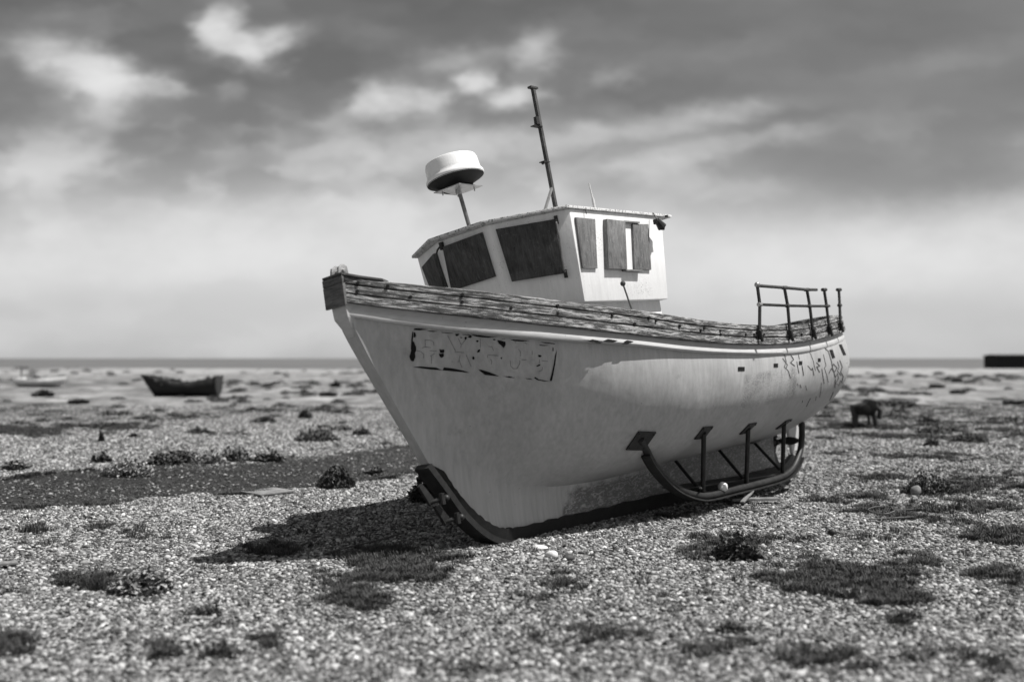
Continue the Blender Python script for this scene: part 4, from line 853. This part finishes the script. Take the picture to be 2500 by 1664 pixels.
# ---- strake flakes: dark chips in the moulding
p_f = MB()
for P in flk:
    pts = [on_plan(u, v, .031) for u, v in P]; p_f.prism(pts, (0, .004, 0))
o = p_f.build('paint_chip', 'void_black', bpy.data.objects['rubbing_strake']); o['label'] = 'dark chips knocked out of the pale strake'

# ================================================================== THINGS ON THE BEACH
def plant_mesh(seed, w_, dpt, h_, n, leaf, style):
    r_ = random.Random(seed); mb = MB()
    for i in range(n):
        a_ = r_.uniform(0, 6.28); q = r_.random()**.55; cx, cy = math.cos(a_)*q*w_/2, math.sin(a_)*q*dpt/2; top = h_*(1-q*q*.75)*(.75+.35*math.sin(seed+3*a_)+.1)
        z_ = top*r_.uniform(.15, 1); th = r_.uniform(0, 6.28); el = r_.uniform(-.1, 1.2) if style == 'kale' else r_.uniform(.5, 1.5)
        d_ = np.array([math.cos(th)*math.cos(el), math.sin(th)*math.cos(el), math.sin(el)]); s_ = np.cross(d_, (0, 0, 1.)); s_ /= np.linalg.norm(s_)+1e-6; up = np.cross(s_, d_); lf = leaf*r_.uniform(.6, 1.3)
        b0 = np.array([cx, cy, z_-lf*.3 if z_ > lf*.3 else 0])
        if style == 'kale':
            V_ = []
            for k, (f, wd) in enumerate(((0, .12), (.35, .5), (.7, .62), (1, .2))):
                c_ = b0+d_*lf*f-up*lf*.25*f*f; ww = s_*lf*wd*.5*r_.uniform(.8, 1.2); cur = up*lf*.16*(1 if k in (1, 2) else .3)*r_.uniform(.2, 1.6); V_ += [c_-ww+cur, c_-up*.0, c_+ww+cur*r_.uniform(.3, 1.2)]
            mb.add(V_, [(j*3+k, j*3+k+1, j*3+k+4, j*3+k+3) for j in range(3) for k in range(2)])
        else:
            if style == 'bush': lf *= .42
            wv = s_*lf*(.30 if style == 'bush' else .02); p1_ = b0+d_*lf*.6; p2_ = b0+d_*lf-np.array([0, 0, lf*.12]); mb.add([b0-wv*.6, b0+wv*.6, p1_-wv, p1_+wv, p2_], [(0, 1, 3, 2), (2, 3, 4)])
    return mb
def plant(name, u, v, wpx, hpx, n, leaf, style, m, label, cat='plant', seed=1, group=None, ratio=.6, extra=None):
    g = G(u, v); k = g[1]/F; w_, h_ = wpx*k, hpx*k*1.0; g = g+np.array([0, w_*ratio*.35, 0]); z_ = float(hgt(np.array(g[0]), np.array(g[1])))
    root = empty(name, (g[0], g[1], z_)); tag(root, label, cat, {'sea_kale': 'sea kale clumps growing in the shingle', 'shrub': 'low shrubs scattered over the far shingle', 'mounded_plant': 'mounded plants on the right hand shingle', 'weed': 'blurred weeds in the foreground'}.get(name))
    mb = plant_mesh(seed, w_, w_*ratio, h_, int(n*(2.6 if style == 'bush' else 1.5)), leaf*(1 if style == 'bush' else .72), style); mesh_obj('leaves', mb.V, mb.F, m, root, False)
    st = MB(); r_ = random.Random(seed+50)
    for i in range(12):
        a_ = r_.uniform(0, 6.28); st.tube([(0, 0, -.02), (math.cos(a_)*w_*.15, math.sin(a_)*w_*ratio*.15, h_*.35), (math.cos(a_)*w_*.32, math.sin(a_)*w_*ratio*.32, h_*.6)], [.005, .004, .002], 5)
    st.build('stem', 'dark_leaf', root, True)
    if extra: mb = plant_mesh(seed+9, w_*1.1, w_*ratio, h_*1.15, extra[0], extra[1], 'grass'); mesh_obj('grass_blades', mb.V, mb.F, 'grass_blade', root, False)
    return root
gk = 'sea kale clumps growing in the shingle'
plant('sea_kale', 335, 1440, 155, 68, 520, .075, 'kale', 'kale_leaf', 'curly leaved pale kale plant in the left foreground beside a grass tuft', seed=3, ratio=.7)
plant('grass_tuft', 222, 1432, 75, 45, 420, .11, 'grass', 'grass_blade', 'dark spiky grass tuft just left of the foreground kale plant', 'grass tuft', seed=4, ratio=.7)
plant('sea_kale', 1808, 1372, 125, 66, 380, .08, 'kale', 'dark_leaf', 'dark leafy kale clump on open shingle in front of the boat sled', seed=5, extra=(90, .14))
plant('sea_kale', 300, 1165, 130, 44, 420, .085, 'kale', 'kale_leaf', 'low kale clump spilling onto the near edge of the dark track at left', seed=6, group=None)
plant('sea_kale', 245, 1128, 60, 30, 160, .09, 'kale', 'dark_leaf', 'small dark kale clump at the left end of the row behind the track', seed=61)
plant('sea_kale', 390, 1138, 90, 36, 260, .09, 'kale', 'dark_leaf', 'dark kale clump second from left in the row behind the track', seed=7)
plant('sea_kale', 440, 1132, 90, 42, 260, .09, 'kale', 'dark_leaf', 'tallest kale clump in the middle of the row behind the track', seed=8)
plant('sea_kale', 505, 1134, 90, 34, 230, .09, 'kale', 'kale_leaf', 'pale leaved kale clump right of the tallest one behind the track', seed=9)
plant('sea_kale', 570, 1130, 85, 40, 240, .09, 'kale', 'dark_leaf', 'kale clump at the right end of the dense row behind the track', seed=10)
plant('sea_kale', 655, 1131, 76, 30, 220, .09, 'kale', 'dark_leaf', 'separate round kale clump at the right hand edge of the track', seed=11)
plant('sea_kale', 28, 1146, 70, 24, 160, .09, 'kale', 'dark_leaf', 'kale clump at the left edge of the picture above the track', seed=12)
plant('grassy_bush', 815, 1192, 95, 52, 900, .11, 'bush', 'dark_leaf', 'bushy dark plant with long dry stalks on the near edge of the track', 'bush', seed=13, extra=(70, .24))
plant('sea_kale', 915, 1160, 50, 18, 110, .08, 'kale', 'dark_leaf', 'tiny kale clump between the bushy plant and the bow', seed=14)
plant('sea_kale', 1035, 1225, 75, 70, 260, .12, 'kale', 'dark_leaf', 'dark leafy plant in shadow behind the foot of the bow', seed=15)
plant('shrub', 770, 1078, 115, 38, 420, .14, 'bush', 'dark_leaf', 'wide blurred shrub on the pale shingle left of the bow', 'shrub', seed=16)
plant('shrub', 882, 1062, 46, 24, 200, .13, 'bush', 'dark_leaf', 'small round shrub nearest the bow beyond the track', 'shrub', seed=17)
plant('shrub', 744, 1022, 36, 24, 180, .2, 'bush', 'dark_leaf', 'small shrub on the far dark strip left of the bow', 'shrub', seed=18)
plant('shrub', 645, 1032, 50, 18, 160, .2, 'bush', 'dark_leaf', 'low sprawling shrub below the stranded dark rowing boat on its right', 'shrub', seed=19)
plant('shrub', 482, 1058, 60, 18, 160, .18, 'bush', 'dark_leaf', 'low shrub on pale shingle below the dark rowing boat', 'shrub', seed=20)
plant('shrub', 246, 1078, 14, 34, 90, .12, 'bush', 'dark_leaf', 'thin upright dark weed stem on the left shingle', 'shrub', seed=21)
plant('shrub', 325, 1068, 26, 16, 90, .14, 'bush', 'dark_leaf', 'little dark weed right of the thin upright stem', 'shrub', seed=22)
plant('shrub', 100, 967, 48, 20, 160, .5, 'bush', 'dark_leaf', 'dark far shrub under the pale far boat', 'shrub', seed=23)
plant('shrub', 188, 985, 46, 14, 160, .4, 'bush', 'dark_leaf', 'dark low far shrub between the two far boats', 'shrub', seed=24)
plant('shrub', 818, 944, 20, 18, 160, .6, 'bush', 'dark_leaf', 'small round dark bush far off near the bow', 'shrub', seed=25)
plant('shrub', 800, 968, 40, 10, 160, .5, 'bush', 'dark_leaf', 'flat far bush just below the round one near the bow', 'shrub', seed=26)
plant('mounded_plant', 2275, 1205, 130, 50, 900, .09, 'bush', 'dark_leaf', 'large dark mounded plant on the right shingle behind a pale stone', 'plant', seed=27, extra=(120, .12))
plant('mounded_plant', 2372, 1078, 95, 24, 420, .12, 'bush', 'dark_leaf', 'wide low dark plant near the right edge in the middle distance', 'plant', seed=28)
plant('mounded_plant', 2278, 1090, 40, 26, 300, .1, 'bush', 'dark_leaf', 'small round dome shaped plant left of the wide low one on the right', 'plant', seed=29)
plant('mounded_plant', 2050, 1113, 48, 12, 200, .07, 'bush', 'dark_leaf', 'flat dark plant on shingle right of the boat rudder', 'plant', seed=30)
plant('shrub', 2275, 1057, 70, 16, 220, .16, 'bush', 'dark_leaf', 'blurred shrub on the dark strip right of the rusty cart', 'shrub', seed=31)
plant('shrub', 2270, 1033, 55, 12, 200, .2, 'bush', 'dark_leaf', 'far blurred shrub right of the rusty cart', 'shrub', seed=32)
plant('shrub', 2180, 994, 140, 16, 420, .3, 'bush', 'dark_leaf', 'long low hedge like shrub beyond the rusty cart', 'shrub', seed=33)
plant('shrub', 2338, 934, 22, 10, 160, .5, 'bush', 'dark_leaf', 'far round bush below and left of the black hut', 'shrub', seed=34)
plant('shrub', 2340, 962, 34, 8, 160, .4, 'bush', 'dark_leaf', 'flat far bush beneath the round one on the right', 'shrub', seed=35)
plant('shrub', 2292, 945, 36, 7, 160, .5, 'bush', 'dark_leaf', 'flat far bush left of the round one on the right', 'shrub', seed=36)
plant('shrub', 2480, 990, 50, 10, 200, .35, 'bush', 'dark_leaf', 'far bush at the right edge of the picture', 'shrub', seed=37)
# foreground weeds out of focus
for i, (u, v, w_, h_, lab) in enumerate([(505, 1497, 60, 30, 'dark weed at the edge of the blurred foreground left of centre'), (400, 1600, 90, 40, 'blurred dark weed at the bottom left'), (530, 1600, 110, 40, 'largest blurred weed at the bottom left'), (1790, 1560, 80, 30, 'blurred weed at the bottom right of centre'), (2205, 1530, 60, 26, 'blurred weed in the right foreground')]):
    plant('weed', u, v, w_, h_, 160, .06, 'bush', 'dark_leaf', lab, 'weed', seed=70+i, ratio=.8)

def far_hull(name, c, Ln, bm_, ht, ang, m, label, rise=.5):
    root = empty(name, (c[0], c[1], 0), ang); tag(root, label, 'rowing boat'); V_, F_ = [], []; N_ = 24; K = 9; rj = random.Random(5); rag = .09 if m == 'tar_black' else .01
    for i in range(N_+1):
        s = i/N_; x_ = (s-.5)*Ln; wv = bm_/2*(min(1, (s/.45))**.7 if s < .45 else 1-.25*((s-.45)/.55)**2); zt_ = ht*(.72+rise*abs(s-.6)**1.7*1.6); rake = ht*.8*max(0, 1-s/.3); zt_ *= 1+rj.uniform(-rag, rag)*1.4+(.16 if rag > .05 and s > .86 else 0)
        for k in range(K+1):
            q = k/K; a_ = math.pi*(q-.5); yy = wv*math.sin(a_); zz_ = zt_*(1-math.cos(a_)**.7); xx = x_+rake*(1-math.cos(a_)*.0)*(1-zz_/zt_)*.9; V_.append((xx, yy, zz_+.02))
    for i in range(N_):
        for k in range(K): a_ = i*(K+1)+k; F_.append((a_, a_+1, a_+K+2, a_+K+1))
    F_.append(tuple(N_*(K+1)+k for k in range(K+1))[::-1]); hu = mesh_obj('hull', V_, F_, m, root); so = hu.modifiers.new('thick', 'SOLIDIFY'); so.thickness = .05; so.offset = 1
    for kk_ in (0, K): mb = MB(); P = [V_[i*(K+1)+kk_] for i in range(N_+1)]; mb.tube(P, .035, 6); mb.build('gunwale', 'rusty_steel' if m == 'tar_black' else 'driftwood', root, True)
    mb = MB()
    for s in (.35, .55, .75): mb.box(((s-.5)*Ln, 0, ht*.62), .22, bm_*.85, .04)
    mb.build('thwart', 'driftwood', root); return root
g = G(440, 966); k = g[1]/F
far_hull('rowing_boat', g, 188*k, 1.9, 46*k, rad(2), 'tar_black', 'old black rowing boat hull stranded far off on the left')
g = G(105, 942); k = g[1]/F
far_hull('rowing_boat', g, 115*k, 2.0, 22*k, rad(178), 'chalk_hull', 'pale rowing boat far off at the left edge')
mb = MB(); g = G(52, 925); k = g[1]/F; mb.tube([(g[0], g[1], 0), (g[0], g[1], 30*k)], .06, 8); mb.box((g[0], g[1], 28*k), 1.1, .08, .1); tag(mb.build('post', 'rusty_steel'), 'dark post standing behind the pale far boat', 'post')
# black hut far right
g = G(2437, 899); k = g[1]/F; hw = 140*k; hh = 30*k; root = empty('hut', (g[0], g[1], 0)); tag(root, 'long low black tarred hut on the shore at the right edge', 'hut')
mb = MB(); mb.prism([(0, 0, 0), (0, 0, hh), (0, 5, hh), (0, 5, 0)], (hw, 0, 0)); mb.build('wall', 'tar_black', root)
mb = MB(); mb.prism([(-.2, -.2, hh), (-.2, 5.2, hh), (-.2, 5.2, hh+.12), (-.2, 2.5, hh+.3), (-.2, -.2, hh+.12)], (hw+.4, 0, 0)); mb.build('roof', 'tar_black', root)
mb = MB(); mb.box((hw*.5, -.03, hh*.45), 1.0, .04, hh*.8); mb.build('door', 'black_steel', root)
# rusty cart / winch
g = G(2110, 1042); k = g[1]/F; root = empty('rusty_cart', (g[0], g[1], 0), rad(-8)); tag(root, 'blurred rusty metal winch cart on legs behind the stern', 'cart')
w_ = 62*k; h_ = 66*k; mb = MB(); mb.prism([(-w_*.42, -.3, h_*.46), (w_*.30, -.3, h_*.42), (w_*.40, -.3, h_*.70), (w_*.36, -.3, h_*1.0), (w_*.12, -.3, h_*1.04), (w_*.0, -.3, h_*.88), (-w_*.25, -.3, h_*.84), (-w_*.46, -.3, h_*.80)], (0, .6, 0)); mb.tube([(-w_*.1, -.45, h_*.66), (-w_*.1, .45, h_*.66)], h_*.2, 14); mb.build('body', 'tar_black', root, bevel=.02)
for x_, y_, x2, rr in ((-.38, -.25, -.44, .07), (-.34, .25, -.30, .05), (.28, -.25, .36, .06), (.22, .25, .30, .04)): mb = MB(); mb.tube([(w_*x_, y_, h_*.5), (w_*x2, y_*1.2, 0)], rr, 6); mb.build('leg', 'black_steel', root)
mb = MB(); mb.tube([(w_*.4, 0, h_*.8), (w_*.6, 0, h_*.6), (w_*.55, 0, h_*.3)], .06, 8); mb.build('handle', 'black_steel', root, True)
# planks, stones, rope
def plank(u0, v0, u1, v1, wd, th, m, label, name='plank', cat='plank', z0=.02, z1=.02):
    a_, b_ = G(u0, v0, z0), G(u1, v1, z1); a_[2], b_[2] = z0, z1; d_ = (b_-a_)/np.linalg.norm(b_-a_); s_ = np.array([-d_[1], d_[0], 0]); mb = MB(); mb.box((a_+b_)/2+(0, 0, th/2), np.linalg.norm(b_-a_), wd, th, (d_, s_, np.cross(d_, s_)))
    return tag(mb.build(name, m, bevel=min(.004, th*.3)), label, cat)
plank(610, 1206, 695, 1196, .45, .02, 'driftwood', 'flat weathered board lying at the near edge of the dark track')
plank(-30, 1382, 42, 1374, .09, .02, 'driftwood', 'narrow grey plank on the shingle at the left edge')
plank(1785, 1222, 1900, 1220, .10, .03, 'driftwood', 'split driftwood plank under the port sled', z0=.05, z1=.05)
plank(1905, 1176, 2000, 1181, .05, .012, 'driftwood', 'thin lath on the shingle behind the sled', z0=.03, z1=.03)
plank(1720, 1276, 1815, 1274, .03, .012, 'driftwood', 'short thin lath on the shingle in front of the sled', z0=.03, z1=.03)
plank(1812, 1228, 1836, 1200, .05, .02, 'driftwood', 'broken slat leaning over the driftwood under the sled', z0=.04, z1=.14)
plank(2128, 1268, 2230, 1262, .02, .012, 'rope_fibre', 'thin dark stick lying right of the wire loop', 'stick', 'stick', .03, .03)
plank(2032, 1108, 2012+65, 1112, .09, .03, 'driftwood', 'short pale wood chip beside the flat dark plant', 'wood_block', 'wood')
def stone(u, v, rx_, ry_, rz_, m, label, seed=1, z0=None):
    g = G(u, v, 0 if z0 is None else z0); bm = bmesh.new(); bmesh.ops.create_icosphere(bm, subdivisions=3, radius=1); r_ = random.Random(seed); ks = [Vector((r_.gauss(0, 1), r_.gauss(0, 1), r_.gauss(0, 1))).normalized() for _ in range(9)]; am = [r_.uniform(-.25, .2) for _ in ks]
    for v_ in bm.verts: n_ = v_.co.copy(); f_ = 1+sum(a*max(0, n_.dot(kk))**3 for a, kk in zip(am, ks)); v_.co = Vector((n_.x*rx_, n_.y*ry_, n_.z*rz_))*f_
    me_ = bpy.data.meshes.new('stone'); bm.to_mesh(me_); bm.free(); me_.polygons.foreach_set('use_smooth', [True]*len(me_.polygons)); me_.materials.append(MATS[m]); o = bpy.data.objects.new('stone', me_); COL.objects.link(o)
    o.location = (g[0], g[1], (0 if z0 is None else z0)+rz_*.6); return tag(o, label, 'stone')
stone(1315, 1342, .085, .05, .03, 'pale_stone', 'long flat pale stone in front of the keel', 1)
stone(1349, 1361, .055, .04, .04, 'pale_stone', 'round pale stone just right of the long flat one', 2)
stone(1387, 1366, .05, .04, .03, 'rusty_steel', 'dark round stone right of the pale pair', 3)
stone(2032, 1305, .045, .035, .035, 'black_steel', 'single black stone on open shingle on the right', 4)
stone(2236, 1206, .06, .05, .07, 'driftwood', 'upright pale stone at the foot of the large mounded plant', 5)
# white stone resting on the port sled plate
pt = W(L(1765, 1187, -.67)); bm = bmesh.new(); bmesh.ops.create_icosphere(bm, subdivisions=2, radius=.056); r_ = random.Random(8)
for v_ in bm.verts: v_.co *= r_.uniform(.82, 1.12)
me_ = bpy.data.meshes.new('stone'); bm.to_mesh(me_); bm.free(); me_.materials.append(MATS['radome_plastic']); o = bpy.data.objects.new('stone', me_); COL.objects.link(o); o.location = pt; tag(o, 'bright white lump of chalk resting on the port sled', 'stone')
def rope(P, r_, label, name='rope', m='rope_fibre'):
    K = np.array([G(u, v, z_)*(1, 1, 0)+(0, 0, z_) for u, v, z_ in P]); kk = np.arange(len(K)); fs_ = [spl(kk, K[:, j]) for j in range(3)]; mb = MB(); mb.tube([[f(q) for f in fs_] for q in np.linspace(0, len(K)-1, len(K)*8)], r_, 6); return tag(mb.build(name, m, None, True), label, 'rope')
pw = W(L(1709, 1190, -.60)); uv0 = uvof(*pw)
rope([(uv0[0], uv0[1], pw[2]+.04), (1727, 1200, .14), (1745, 1198, .12), (1768, 1215, .06), (1790, 1230, .03), (1820, 1243, .03), (1870, 1245, .02), (1935, 1233, .02)], .011, 'dark rope trailing from the port sled across the driftwood')
rope([(1708, 1190, .13), (1713, 1207, .12), (1735, 1215, .08), (1770, 1222, .04), (1800, 1240, .02)], .008, 'thinner second rope hanging off the port sled')
rope([(2185, 1246, .03), (2165, 1253, .03), (2135, 1251, .03), (2120, 1243, .03), (2140, 1236, .03), (2175, 1236, .03), (2187, 1244, .03), (2260, 1240, .02)], .008, 'loop of dark wire lying on the right shingle', 'wire_loop')
rope([(1595, 1263, .03), (1612, 1261, .05), (1628, 1270, .04), (1645, 1273, .02)], .006, 'short curl of pale cord beside the keel', 'cord')
rope([(790, 1350, .02), (850, 1335, .02), (935, 1315, .02), (985, 1300, .02)], .008, 'long dark cable lying in the shadow of the bow', 'cable')
print('pebbles', len(bpy.data.objects['shingle'].data.vertices), 'tufts', len(bpy.data.objects['turf_grass'].data.vertices))
